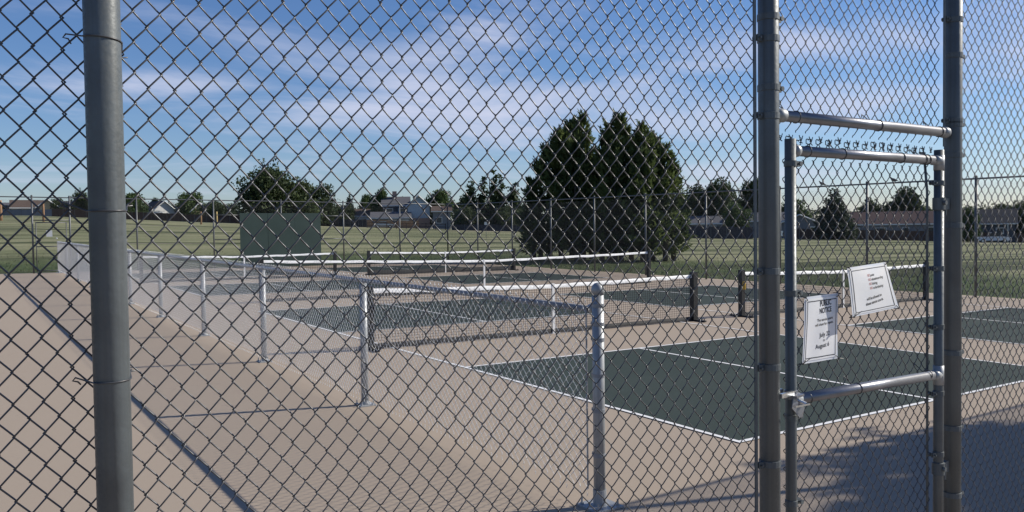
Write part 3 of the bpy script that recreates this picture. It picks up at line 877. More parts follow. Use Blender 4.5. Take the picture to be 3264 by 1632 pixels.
# knuckled selvedge along the top and bottom of the fabric
def knuckle_mesh(n, dx, up):
    mb = MB()
    s_ = 1 if up else -1
    for i in range(n):
        x = i*dx
        mb.tube([(x-0.010, 0.002, -s_*0.012), (x-0.006, 0.006, s_*0.004), (x+0.001, 0.002, s_*0.013), (x+0.006, -0.006, s_*0.003), (x+0.010, -0.002, -s_*0.012)], 0.0019, 4, False)
    return mb.mesh('wire_knuckles', M_newwire, True)
kt, kb = knuckle_mesh(nc//2, bayL/(nc//2), True), knuckle_mesh(nc//2, bayL/(nc//2), False)
for i in range(7):
    v0, v1 = LP[i], LP[i+1]
    if i == 0: v0 += 0.075
    for me_, z in ((kt, 1.326), (kb, 0.066)):
        o = link('wire_knuckles', me_, lf, 'stuff', loc=(-0.042, v0, lz(v0)+z)); o.rotation_euler = (0, -sl_, rad(90)); o.scale = ((v1-v0)/bayL, 1, 1)

# ------------------------------------------------------------------ nets
def net(name, label, cat, uA, uB, v, hp, hc, pw, group, tape_w=0.055, band_extra=0.0, wheel=True):
    mid = (uA+uB)/2
    zb = gz(mid, v)
    t = thing(name, label, cat, (mid, v, zb), 0, group)
    w = (uB-uA)/2
    rel = lambda u: gz(u, v)-zb
    n = 40
    xs = [-w+2*w*i/n for i in range(n+1)]
    sag = lambda x: hp-0.035 + (hc-hp+0.0)*(1-abs(x)/w)**0.85
    base = lambda x: rel(mid+x)
    for s_ in (-1, 1):
        x = s_*w
        mb = MB(); mb.box((x, 0, base(x)+hp/2+0.01), (pw, pw, hp/2-0.01)); mb.box((x, 0, base(x)+hp+0.006), (pw*1.05, pw*1.05, 0.008))
        po_ = mb.build('post', M_black, t)
        if wheel:
            mb = MB(); mb.box((x, 0, base(x)+0.018), (0.030, 0.30, 0.014))
            for q in (-1, 1):
                mb.tube([(x, q*0.27, base(x)+0.005), (x, q*0.27, base(x)+0.06)], 0.010, 8)
            mb.box((x, 0, base(x)+0.017), (0.22, 0.022, 0.012))
            mb.build('foot', M_black, t)
        mb = MB(); mb.tube([(x-s_*pw, -pw-0.012, base(x)+hp*0.62), (x-s_*pw, -pw-0.012, base(x)+hp*0.72)], 0.016, 8); mb.build('crank', M_black, t)
    ww = w-pw
    xs = [-ww+2*ww*i/n for i in range(n+1)]
    # headband, folded over the cord
    V, F = [], []
    for i, x in enumerate(xs):
        top = base(x)+sag(x)+0.004*math.sin(i*1.7)+0.003*math.sin(i*0.6+v)
        tw_ = tape_w*(1+0.10*math.sin(i*2.3+v))
        for (dy, dz) in ((-0.010-0.004*math.sin(i*1.1), -tw_), (-0.007, 0.0), (0, 0.005), (0.007, 0.0), (0.010, -tw_)):
            V.append((x, dy, top+dz))
    for i in range(n):
        for j in range(4):
            a = i*5+j; F.append((a, a+5, a+6, a+1))
    link('headband', np_mesh('headband', V, F, M_tape, False), t)
    # netting: real cords
    r = 0.0029
    V, F = [], []
    def cord(p, q):
        p, q = Vector(p), Vector(q); d = (q-p).normalized()
        x_ = d.orthogonal().normalized(); y_ = d.cross(x_)
        b0 = len(V)
        for e_ in (p, q):
            for a in range(3): V.append(tuple(e_+(x_*math.cos(a*2.094)+y_*math.sin(a*2.094))*r))
        for a in range(3): F.append((b0+a, b0+(a+1) % 3, b0+3+(a+1) % 3, b0+3+a))
    step = 0.046
    nv = int(2*ww/step)
    lo = 0.045
    for i in range(nv+1):
        x = -ww+2*ww*i/nv
        cord((x, 0, base(x)+lo), (x, 0, base(x)+sag(x)-tape_w+0.01))
    nh = int((hp-lo-tape_w)/step)
    for j in range(1, nh+1):
        for i in range(n//2):
            xa, xb = xs[2*i], xs[2*i+2]
            fa = lambda x: base(x)+lo+(sag(x)-tape_w-lo)*j/(nh+0.6)
            cord((xa, 0, fa(xa)), (xb, 0, fa(xb)))
    link('netting', np_mesh('netting', V, F, M_net), t)
    V, F = [], []
    for i, x in enumerate(xs):
        wv = 0.006*math.sin(i*1.3)
        for (dy, dz) in ((-0.006, 0.015), (-0.008, 0.085+band_extra), (0.008, 0.085+band_extra), (0.006, 0.015)): V.append((x, dy+wv, base(x)+dz+wv*0.6))
    for i in range(n):
        for j in range(3):
            a = i*4+j; F.append((a, a+4, a+5, a+1))
    link('bottom_band', np_mesh('bottom_band', V, F, M_net), t)
    mb = MB(); mb.box((0, -0.013, base(0)+hc*0.5), (0.026, 0.002, hc*0.5-0.012)); mb.box((0, 0.013, base(0)+hc*0.5), (0.026, 0.002, hc*0.5-0.012)); mb.box((0, 0, base(0)+0.012), (0.03, 0.02, 0.01))
    mb.build('centre_strap', M_white, t)
    return t
G1 = 'pickleball nets'
PO = 0.351
nA = net('pickleball_net', 'pickleball net nearest the low fence, its left black post just behind that fence', 'net', -PO, AW+PO, 6.686, 0.94, 0.875, 0.056, G1, 0.06)
net('pickleball_net', 'pickleball net showing behind the gate and its paper notices, on the right', 'net', AW+GAP-PO, 2*AW+GAP+PO, 6.686, 0.94, 0.875, 0.05, G1, 0.06)
net('pickleball_net', 'far left pickleball net in front of the green practice board', 'net', -PO, AW+PO, 25.067, 0.94, 0.875, 0.05, G1, 0.06)
net('pickleball_net', 'far middle pickleball net standing left of the big junipers', 'net', AW+GAP-PO, 2*AW+GAP+PO, 25.067, 0.94, 0.875, 0.05, G1, 0.06, 0.10)  # this net's dark bottom band is drawn taller than the others
net('tennis_net', 'long tennis net crossing the middle of the courts, white tape and centre strap', 'net', 7.135-6.4, 7.135+6.4, 15.477, 1.07, 0.93, 0.05, None, 0.06, 0.0, False)
# small yellow ball holder strapped on the post nearest the gate
mb = MB(); mb.lathe((AW+GAP-PO-0.03, 6.686-0.085, 0.55), [(0.030, 0), (0.034, 0.01), (0.034, 0.15), (0.030, 0.16)], 14)
for z in (0.58, 0.67): mb.box((AW+GAP-PO-0.015, 6.686-0.06, z), (0.03, 0.012, 0.006))
tag(mb.build('ball_holder', M_yellow, None, True), 'small yellow holder strapped to the left post of the right hand net', 'holder')

# ------------------------------------------------------------------ far tall fences
def far_mesh(w=3.08, h=3.0):
    n = int(w/0.031)
    return mesh_fabric('wire_mesh', [i*w/n for i in range(n+1)], 0.05, h, 0.1, M_farwire, r=0.0016, sides=3, fine=False, jitter=0.0)
FM = far_mesh()
mb = MB(); mb.tube([(0, 0, -0.1), (0, 0, 3.12)], 0.034, 12); mb.lathe((0, 0, 3.10), [(0.037, 0), (0.037, 0.04), (0.02, 0.06)], 10); FP = mb.mesh('post', M_farpost, True)
# right side fence, along the courts
UR = 16.55
rf = thing('side_chain_link_fence', 'tall dark chain link fence along the right side of the courts, two birds on top', 'fence', (UR, 0, 0))
vs = [-2.69, 0.35, 3.39, 6.45, 9.54, 12.60, 15.76, 18.85, 21.92, 24.95, 28.05, 31.2, 34.3]
for v in vs: link('post', FP, rf, loc=(0, v, gz(UR, v)))
mb = MB(); mb.tube([(0, v, gz(UR, v)+3.075) for v in vs], 0.023, 10); mb.build('top_rail', M_farpost, rf, True)
for a, b2 in zip(vs[:-1], vs[1:]):
    o = link('wire_mesh', FM, rf, loc=(0.03, a, gz(UR, a))); o.rotation_euler = (0, -sl_, rad(90)); o.scale = ((b2-a)/3.08, 1, 1)
mb = MB(); mb.tube([(0, vs[0], gz(UR, vs[0])+0.08), (0, vs[-1], gz(UR, vs[-1])+0.08)], 0.004, 6); mb.build('bottom_wire', M_farpost, rf)
# back fence
VB = 34.3
bf = thing('back_chain_link_fence', 'tall chain link fence across the far end of the courts, behind the practice board', 'fence', (0, VB, 0))
us = [-9.0, -5.92, -2.86, -1.50, 1.08, 4.32, 7.45, 10.60, 13.70, 16.55]
for u in us: link('post', FP, bf, loc=(u, 0, gz(u, VB)+0.05))
mb = MB(); mb.tube([(u, 0, gz(u, VB)+3.12) for u in us], 0.023, 10); mb.build('top_rail', M_farpost, bf, True)
sb = math.atan(GA)
for a, b2 in zip(us[:-1], us[1:]):
    if a == -2.86: 
        # only the top panel above the gate
        continue
    o = link('wire_mesh', FM, bf, loc=(a, 0.03, gz(a, VB))); o.rotation_euler = (0, -sb, 0); o.scale = ((b2-a)/3.08, 1, 1.02)
top_small = mesh_fabric('wire_mesh', [i*0.031 for i in range(45)], 2.22, 3.08, 2.3, M_farwire, r=0.0019, sides=3, fine=False, jitter=0.0)
o = link('wire_mesh', top_small, bf, loc=(-2.86, 0.03, gz(-2.2, VB)))
mb = MB(); mb.tube([(-2.86, 0, gz(-2.2, VB)+2.18), (-1.50, 0, gz(-2.2, VB)+2.18)], 0.02, 10); mb.build('gate_header_rail', M_farpost, bf, True)
for a, b2 in ((4.32, 5.52), (9.41, 10.6), (10.6, 13.7)):
    for z in ((2.45, 1.32) if b2 < 13 else ()):
        mb = MB(); mb.tube([(a, 0, gz(a, VB)+z), (b2, 0, gz(b2, VB)+z)], 0.021, 10); mb.build('middle_rail', M_farpost, bf, True)
# gate at the far end of the walkway
bg_ = thing('far_walk_gate', 'narrow chain link gate at the far end of the walkway with a small white sign', 'gate', (-2.74, VB-0.05, gz(-2.2, VB)))
mb = MB()
for x in (0.0, 1.10): mb.tube([(x, 0, 0.06), (x, 0, 2.1)], 0.019, 12)
for z in (0.1, 1.10, 2.08): mb.tube([(0, 0, z), (1.10, 0, z)], 0.019, 12)
mb.build('gate_frame', M_farpost, bg_, True)
link('wire_mesh', mesh_fabric('wire_mesh', [0.02+i*0.031 for i in range(35)], 0.1, 2.06, 0.1, M_farwire, r=0.0018, sides=3, fine=False, jitter=0), bg_)
mb = MB(); mb.box((0.47, -0.03, 1.63), (0.11, 0.003, 0.13)); mb.build('sign_plate', M_vsign, bg_)
mb = MB(); mb.lathe((0.73, -0.03, 1.39), [(0.015, 0), (0.03, 0.02), (0.03, 0.05), (0.015, 0.07)], 10); mb.build('latch', M_vsign, bg_)

# practice board
M_board = mat('painted_green_plywood', (0.018, 0.042, 0.037), 0.7, 0, (0.9, 0.7, (0.032, 0.060, 0.054)), (12, 0.2))
pb = thing('practice_board', 'dark green plywood practice wall standing against the far fence', 'practice wall', (5.47, VB-0.12, gz(7, VB)))
wds = [(0.0, 1.30), (1.306, 2.60), (2.606, 3.90)]
for i, (a, b2) in enumerate(wds):
    for j, (z0_, z1_) in enumerate(((0.03, 2.555),)):
        mb = MB(); mb.box(((a+b2)/2, 0.004*((i+1) % 2), (z0_+z1_)/2), ((b2-a)/2, 0.010, (z1_-z0_)/2)); mb.build('panel', M_board, pb)
mb = MB()
for a in (0.05, 1.30, 2.60, 3.85): mb.box((a, 0.05, 1.28), (0.03, 0.035, 1.25))
for z in (0.1, 1.3, 2.5): mb.box((1.95, 0.05, z), (1.9, 0.020, 0.03))
mb.build('back_frame', M_farpost, pb)

# ------------------------------------------------------------------ birds on the side fence rail
def bird(v, face, label):
    t = thing('dove', label, 'bird', (UR, v, gz(UR, v)+3.098), rad(90) if face > 0 else rad(-90), 'birds on the side fence rail')
    # body: one continuous surface along a curved spine, +x is forward
    sp_ = [(-0.115, 0.030, 0.010), (-0.08, 0.038, 0.020), (-0.045, 0.050, 0.034), (-0.005, 0.062, 0.042), (0.035, 0.075, 0.038), (0.062, 0.098, 0.026), (0.078, 0.122, 0.0175), (0.094, 0.138, 0.0165), (0.106, 0.137, 0.010)]
    mb = MB(); mb.tube([(x, 0, z) for x, z, _ in sp_], [r for _, _, r in sp_], 12); mb.build('body', M_dove, t, True)
    mb = MB(); mb.tube([(0.103, 0, 0.137), (0.112, 0, 0.135), (0.122, 0, 0.131)], [0.005, 0.0035, 0.0008], 6); mb.build('beak', M_beak, t, True)
    mb = MB(); mb.add([(-0.09, -0.018, 0.034), (-0.09, 0.018, 0.034), (-0.20, 0.022, 0.006), (-0.225, 0, 0.0), (-0.20, -0.022, 0.006), (-0.09, 0, 0.022), (-0.20, 0, -0.002)],
        [(0, 1, 2, 3, 4), (0, 4, 6, 5), (5, 6, 2, 1), (4, 3, 6), (3, 2, 6)]); mb.build('tail', M_dove, t)
    for s_ in (-1, 1):
        mb = MB(); mb.tube([(0.045, s_*0.034, 0.078), (0.0, s_*0.044, 0.066), (-0.06, s_*0.030, 0.045), (-0.13, s_*0.012, 0.026)], [0.010, 0.018, 0.012, 0.002], 8); mb.build('wing', M_dove, t, True)
        mb = MB(); mb.tube([(0.005, s_*0.014, 0.032), (0.008, s_*0.014, 0.002)], 0.0025, 6); mb.tube([(-0.01, s_*0.014, 0.002), (0.028, s_*0.014, 0.002)], 0.002, 5); mb.build('leg', M_beak, t)
bird(11.04, 1, 'dark dove perched on the right side fence rail, left one of two')
bird(8.72, 1, 'dark dove perched on the right side fence rail, right one of two')

# ------------------------------------------------------------------ trees
def leaf_cloud(centers, radii, n, leaf, m, name, squash=1.0, up=0.0, shell=0.55, seed=1):
    rg = np.random.default_rng(seed)
    centers = np.array(centers, float); radii = np.array(radii, float)
    if radii.ndim == 1: radii = np.stack([radii, radii, radii*squash], 1)
    vol = radii.prod(1)**0.75; pr = vol/vol.sum()
    idx = rg.choice(len(centers), n, p=pr)
    d = rg.normal(size=(n, 3)); d /= np.linalg.norm(d, axis=1)[:, None]
    rr_ = shell+(1-shell)*rg.uniform(0, 1, n)**0.6
    # ragged surface: lumps by direction
    lump = 1+0.20*np.sin(d[:, 0]*5+idx*1.3)*np.sin(d[:, 1]*6+idx*2.1)+0.16*np.sin(d[:, 2]*8+idx)
    P = centers[idx]+d*radii[idx]*(rr_*lump)[:, None]
    s_ = leaf*rg.uniform(0.6, 1.4, n)
    a = rg.normal(size=(n, 3)); a[:, 2] += up; a /= np.linalg.norm(a, axis=1)[:, None]
    b_ = np.cross(a, rg.normal(size=(n, 3))); b_ /= np.linalg.norm(b_, axis=1)[:, None]
    V = np.stack([P-b_*s_[:, None]*0.5, P+b_*s_[:, None]*0.5, P+a*s_[:, None]*1.1], 1).reshape(-1, 3)
    return np_mesh(name, V, np.arange(len(V)).reshape(-1, 3), m)
def trunk_mesh(h, r, limbs, seed):
    rg = random.Random(seed); mb = MB()
    mb.tube([(0, 0, -0.3), (rg.uniform(-.1, .1)*h*0.2, rg.uniform(-.1, .1)*h*0.2, h*0.5), (rg.uniform(-.1, .1)*h*0.3, 0, h)], [r*1.25, r*0.85, r*0.3], 8)
    for k in range(limbs):
        a = rg.uniform(0, 6.28); z = h*rg.uniform(0.3, 0.75); L = h*rg.uniform(0.3, 0.5)
        mb.tube([(0, 0, z), (math.cos(a)*L*0.5, math.sin(a)*L*0.5, z+L*0.35), (math.cos(a)*L, math.sin(a)*L, z+L*0.75)], [r*0.5, r*0.3, r*0.1], 6)
    return mb.mesh('trunk', M_bark, True)
# unit-height crowns (height 1, half width about 0.5), shared by copies
def broad(seed, w=0.5, n=3400, m=M_leafA, leaf=0.034):
    rg = random.Random(seed); c, r = [], []
    for k in range(17):
        a = rg.uniform(0, 6.28); q = rg.uniform(0.15, 0.72)*w*1.15; z = rg.uniform(0.18, 0.80)
        lim = (1-((z-0.45)/0.55)**2) if z > 0.45 else 1
        c.append((math.cos(a)*q*lim, math.sin(a)*q*lim, z)); r.append(rg.uniform(0.15, 0.25)*(w/0.5)**0.5)
    c.append((0, 0, 0.5)); r.append(0.34*(w/0.5)); c.append((0, 0, 0.25)); r.append(0.26*(w/0.5))
    c.append((0.02, 0, 0.78)); r.append(0.17)
    return leaf_cloud(c, r, int(n*3.0), leaf*1.2, m, 'crown', 0.9, 0, 0.25, seed)
def conifer(seed, w=0.28, n=3000, m=M_leafC):
    c, r = [], []
    for k in range(16):
        z = 0.10+0.86*k/15; rad_ = w*(1-(z-0.1)/0.93)**0.8
        for q in range(max(1, 5-k//4)):
            a = q*2*math.pi/max(1, 5-k//4)+k
            c.append((math.cos(a)*rad_*0.55, math.sin(a)*rad_*0.55, z)); r.append(max(0.02, rad_*0.55))
    return leaf_cloud(c, r, int(n*1.8), 0.042, m, 'crown', 0.8, -0.4, 0.2, seed)
def spires(seed, cols_, n=3600, m=M_leafA):
    rg = random.Random(seed); c, r = [], []
    for (x, y, top, wd) in cols_:
        for k in range(10):
            z = 0.15+(top-0.15)*k/9
            rr_ = wd*(1.05-0.75*(k/9)**1.5)
            c.append((x+rg.uniform(-.3, .3)*wd, y+rg.uniform(-.3, .3)*wd, z)); r.append(max(0.025, rr_*rg.uniform(0.8, 1.1)))
    return leaf_cloud(c, r, int(n*1.7), 0.036, m, 'crown', 1.2, 0.3, 0.2, seed)
CROWN = {
    'round': [broad(11), broad(12, 0.55), broad(13, 0.48)],
    'green': [broad(21, 0.52, 3000, M_leafB), broad(22, 0.46, 3000, M_leafB)],
    'wide': [broad(31, 0.85, 5200, M_leafA, 0.036), broad(32, 0.75, 5200, M_leafA, 0.036)],
    'conifer': [conifer(41), conifer(42, 0.36)],
    'spires': [spires(51, [(-0.30, 0, 0.80, 0.13), (-0.12, 0.1, 0.9, 0.12), (0.06, 0, 1.0, 0.12), (0.16, 0.05, 0.93, 0.10), (0.36, 0, 0.78, 0.13)], 5200)],
}
TR = [trunk_mesh(0.6, 0.028, 5, 3), trunk_mesh(0.55, 0.03, 6, 5), trunk_mesh(0.9, 0.018, 3, 9)]
def tree(kind, i, x, ytop, Z, wpx, label, ybase=None, group='trees beyond the field', sink=0.0):
    p = ground_at(x, Z)
    top = at(x, ytop, Z).z
    h = (top-p.z)
    name = {'conifer': 'spruce_tree', 'spires': 'poplar_tree'}.get(kind, 'broadleaf_tree')
    t = thing(name, label, 'tree', (p.x, p.y, p.z), random.uniform(0, 6.28), group)
    me = CROWN[kind][i]
    half = {'round': 0.52, 'green': 0.5, 'wide': 0.80, 'conifer': 0.30, 'spires': 0.45}[kind]
    wx = (wpx/2629.97*Z/2)/half
    if kind == 'spires': t.rotation_euler = (0, 0, -YAW)
    link('crown', me, t, scale=(wx, wx, h*0.99))
    link('trunk', TR[2 if kind in ('conifer', 'spires') else i % 2], t, scale=(h, h, h))
    return t
T = tree
T('round', 0, 22, 652, 215, 60, 'low dark tree at the left picture edge behind grey roof')
T('round', 1, 190, 622, 212, 70, 'dark tree behind the dark roofed house, left of the near post')
T('wide', 0, 262, 607, 205, 90, 'bushy tree just left of the thick near post')
T('round', 2, 345, 615, 205, 110, 'tree hidden mostly behind the thick near post')
T('green', 0, 425, 612, 200, 100, 'green tree just right of the thick near post')
T('round', 0, 498, 626, 240, 34, 'small pale tree behind the white gabled roof')
T('green', 1, 608, 606, 215, 105, 'round green tree behind the yellow gabled house')
T('wide', 1, 700, 640, 208, 130, 'low dark tree left of the great spreading tree')
T('wide', 0, 862, 532, 185, 285, 'great spreading dark tree above the practice board')
T('wide', 1, 975, 572, 190, 205, 'dark tree leaning right of the great spreading tree')
T('round', 2, 930, 640, 182, 160, 'low dark foliage above the right end of practice board')
T('conifer', 0, 1115, 606, 225, 52, 'small pointed spruce between the great tree and the two storey house')
T('green', 0, 1168, 616, 215, 60, 'light green tree left of the two storey house')
T('green', 1, 1215, 592, 210, 72, 'taller green tree just left of the brick chimney')
T('round', 0, 1090, 650, 205, 120, 'low dark trees under the small pointed spruce')
T('green', 0, 1405, 600, 215, 105, 'round green tree right of the light blue gable')
T('round', 1, 1475, 612, 205, 70, 'dark tree between the round green tree and the poplars')
T('spires', 0, 1565, 546, 180, 190, 'cluster of narrow poplars left of the big junipers')
T('wide', 1, 1500, 655, 178, 150, 'low dark shrubs at the foot of the poplars, left')
T('wide', 0, 1630, 655, 178, 150, 'low dark shrubs between the poplars and the junipers')
T('wide', 1, 2268, 570, 180, 200, 'wide dark tree right of the junipers')
T('round', 2, 2185, 615, 185, 100, 'dark tree peeping past the right side of the junipers')
T('round', 0, 2400, 562, 185, 110, 'dark tree behind the left gate post')
T('green', 1, 2345, 640, 155, 100, 'green tree below the wide dark tree, right')
T('green', 0, 2530, 630, 185, 110, 'green tree above the grey gabled shed')
T('conifer', 1, 2660, 585, 150, 120, 'dark bushy conifer seen through the gate, under the left dove')
T('round', 1, 2770, 618, 190, 100, 'loose green tree behind the fence post in the gate')
T('round', 2, 2880, 588, 188, 150, 'dark rounded tree seen through the gate, right')
T('green', 1, 2950, 650, 190, 90, 'low green tree beside the right gate post')
T('green', 0, 3085, 655, 150, 75, 'yellow green tree right of the far right post')
T('round', 0, 3190, 645, 185, 110, 'dark tree at right behind the dark shed')
T('wide', 1, 3270, 640, 165, 130, 'dark tree at the right picture edge')
for i, (x, yt, w_) in enumerate(((3420, 620, 160), (3620, 600, 180), (-120, 640, 140))):
    T('wide', i % 2, x, yt, 190, w_, ('dark tree outside the right picture edge, nearer one', 'dark tree outside the right picture edge, further one', 'dark tree outside the left picture edge')[i])

# the row of distant roadside trees that closes the skyline: one low mass
def hedge():
    rg = random.Random(5); c, r = [], []
    for (x0, x1, y0, Z) in ((100, 800, 655, 232), (1000, 1660, 652, 228), (2130, 2620, 660, 200), (2700, 3300, 664, 205)):
        x = x0
        while x < x1:
            p = ground_at(x, Z); top = at(x, y0+rg.uniform(-14, 10), Z).z
            h = max(1.5, top-p.z)
            h *= rg.uniform(0.7, 1.1)
            c.append((p.x, p.y, p.z+h*0.5)); r.append((2.8, 2.8, h*0.55))
            x += rg.uniform(22, 34)
    me = leaf_cloud(c, r, 30000, 0.46, M_leafA, 'distant_shrubs', 1, 0, 0.5, 77)
    o = link('distant_shrubs', me, kind='stuff')
    tag(o, 'continuous low dark shrubs and trees closing the view behind the houses', 'shrubs')
hedge()

# big junipers beyond the side fence
def juniper(x, Z, tops, label, seed):
    """tops: (px x, px y of tip, half width px at the base of that spire, depth offset)"""
    rg = np.random.default_rng(seed)
    p = ground_at(x, Z)
    t = thing('juniper_tree', label, 'tree', (p.x, p.y, p.z), 0, 'junipers beyond the side fence')
    Vs = []
    mbt = MB()
    for (px, py, hw, dz) in tops:
        tip = at(px, py, Z+dz); g = ground_at(px, Z+dz)
        H = tip.z-g.z-0.42
        Wd = hw/2629.97*(Z+dz)
        ax = Vector((g.x-p.x, g.y-p.y, g.z-p.z))
        n = int(8200*H/7*(hw/60))
        # branch sprays: each spray is a feather of small blades rising outwards
        nb = n//26
        limbs = [(rg.uniform(0, 2*math.pi), rg.uniform(0.15, 0.93), rg.uniform(1.12, 1.42)) for _ in range(18)]
        for _ in range(nb):
            z = 0.07+0.93*rg.uniform(0, 1)**1.05
            a = rg.uniform(0, 2*math.pi); far_ = 1.0
            if rg.uniform() < 0.30:          # a limb that reaches past the rest
                a, z, far_ = limbs[rg.integers(18)]
                a += rg.normal(0, 0.16); f_ = rg.uniform(0, 1)
                z = min(0.97, z+0.05*f_+rg.normal(0, 0.012)); far_ = 0.75+(far_-0.75)*f_
            prof = (min(1, 0.30+(z-0.07)*2.6))*(1-max(0, (z-0.12)/0.88))**0.80 + 0.012
            lob = 1+0.26*math.sin(a*3+seed+z*9+px)+0.20*math.sin(a*5+z*23+px)
            R_ = Wd*1.0*prof*(lob*(0.15+0.88*rg.uniform(0, 1)**0.6) if far_ == 1.0 else far_)
            c = np.array([ax.x+math.cos(a)*R_, ax.y+math.sin(a)*R_, ax.z+z*H])
            out_ = np.array([math.cos(a), math.sin(a), 0.35+1.5*z*z])
            out_ /= np.linalg.norm(out_)
            L = rg.uniform(0.30, 0.85)*(1.0 if z < 0.8 else 0.75)
            m_ = 26
            s_ = rg.uniform(0, 1, m_)
            c2 = c+out_[None, :]*(s_[:, None]*L)+rg.normal(0, 0.055, (m_, 3))*(1.2-s_)[:, None]
            dirn = out_[None, :]+rg.normal(0, 0.45, (m_, 3)); dirn /= np.linalg.norm(dirn, axis=1)[:, None]
            side = np.cross(dirn, rg.normal(size=(m_, 3))); side /= np.linalg.norm(side, axis=1)[:, None]
            sz = rg.uniform(0.06, 0.15, m_)[:, None]
            Vs.append(np.stack([c2-side*sz*0.42, c2+side*sz*0.42, c2+dirn*sz*1.9], 1).reshape(-1, 3))
        mbt.tube([ax+Vector((0, 0, -0.3)), ax+Vector((0, 0, H*0.5)), ax+Vector((0, 0, H*0.95))], [0.16, 0.09, 0.02], 8)
    V = np.concatenate(Vs)
    link('crown', np_mesh('crown', V, np.arange(len(V)).reshape(-1, 3), M_jun), t)
    mbt.build('trunk', M_bark, t, True)
juniper(1805, 47, [(1859, 358, 70, 0.0), (1821, 376, 62, 0.8), (1787, 406, 72, -0.4), (1752, 452, 70, 0.3), (1722, 500, 56, 0.0), (1700, 560, 40, 0.4), (1884, 470, 62, 1.5), (1835, 440, 78, -1.2)], 'leftmost big dark juniper, with the tallest spire', 3)
juniper(1965, 46, [(1943, 384, 56, 0.4), (1979, 356, 66, 0.0), (1918, 470, 58, -0.8), (2012, 430, 60, 1.0), (1960, 480, 80, -1.0)], 'middle big juniper, thin forked spires on top', 4)
juniper(2085, 45.5, [(2048, 386, 68, 0.0), (2080, 418, 66, 0.8), (2120, 458, 62, -0.3), (2146, 530, 46, 0.3), (2060, 470, 80, -1.0)], 'rightmost big juniper, sunlit on its right side', 5)

# tree standing outside the picture to the right; its shade falls inside the near fence
def shade_tree():
    U, V_ = 11.6, -5.2
    t = thing('broadleaf_tree', 'tall shade tree outside the right picture edge, shading the gate corner', 'tree', (U, V_, terrain(U, V_)))
    rg = random.Random(8); c, r = [], []
    for k in range(22):
        z = 3.0+4.9*k/21
        q = rg.uniform(0.1, 1.0)*(1.6 if z < 6.0 else 1.0); a = rg.uniform(0, 6.28)
        c.append((math.cos(a)*q, math.sin(a)*q*0.8+0.1-(1.2 if k % 3 == 0 else 0), z)); r.append(rg.uniform(0.6, 1.0)*(1.0 if z < 6.6 else 0.85))
    link('crown', leaf_cloud(c, r, 15500, 0.16, M_leafB, 'crown', 0.8, 0, 0.3, 8), t)
    link('trunk', TR[0], t, scale=(6.5, 6.5, 6.5))
shade_tree()

# ------------------------------------------------------------------ houses and things across the field
def cmat(name, c, rough=0.9): return mat(name, c, rough, 0, (1.2, 0.35, tuple(v*0.8 for v in c)), None, 0.12)
R_grey = cmat('grey_shingles', (0.12, 0.12, 0.13)); R_brown = cmat('brown_shingles', (0.115, 0.085, 0.070)); R_red = cmat('red_brown_shingles', (0.125, 0.085, 0.078))
R_dark = cmat('dark_shingles', (0.06, 0.06, 0.065)); W_tan = cmat('tan_siding', (0.50, 0.42, 0.28)); W_blue = cmat('light_blue_siding', (0.42, 0.50, 0.56))
W_white = cmat('white_siding', (0.75, 0.75, 0.73)); W_grey = cmat('grey_siding', (0.22, 0.23, 0.25)); W_brick = cmat('pink_brick', (0.42, 0.28, 0.22)); W_dk = cmat('dark_siding', (0.07, 0.08, 0.10))
M_glass = mat('window_glass', (0.03, 0.04, 0.05), 0.1); M_wood = cmat('brown_fence_boards', (0.085, 0.055, 0.045)); M_wood2 = cmat('orange_fence_boards', (0.33, 0.20, 0.12)); M_bluefence = cmat('blue_grey_fence_boards', (0.17, 0.19, 0.23))
M_fdark = cmat('dark_fence_boards', (0.05, 0.05, 0.06))
def face_yaw(x):
    d = ray(x, 700); return math.atan2(-d.x, d.y)      # local +x to the viewer's right, local -y to the viewer
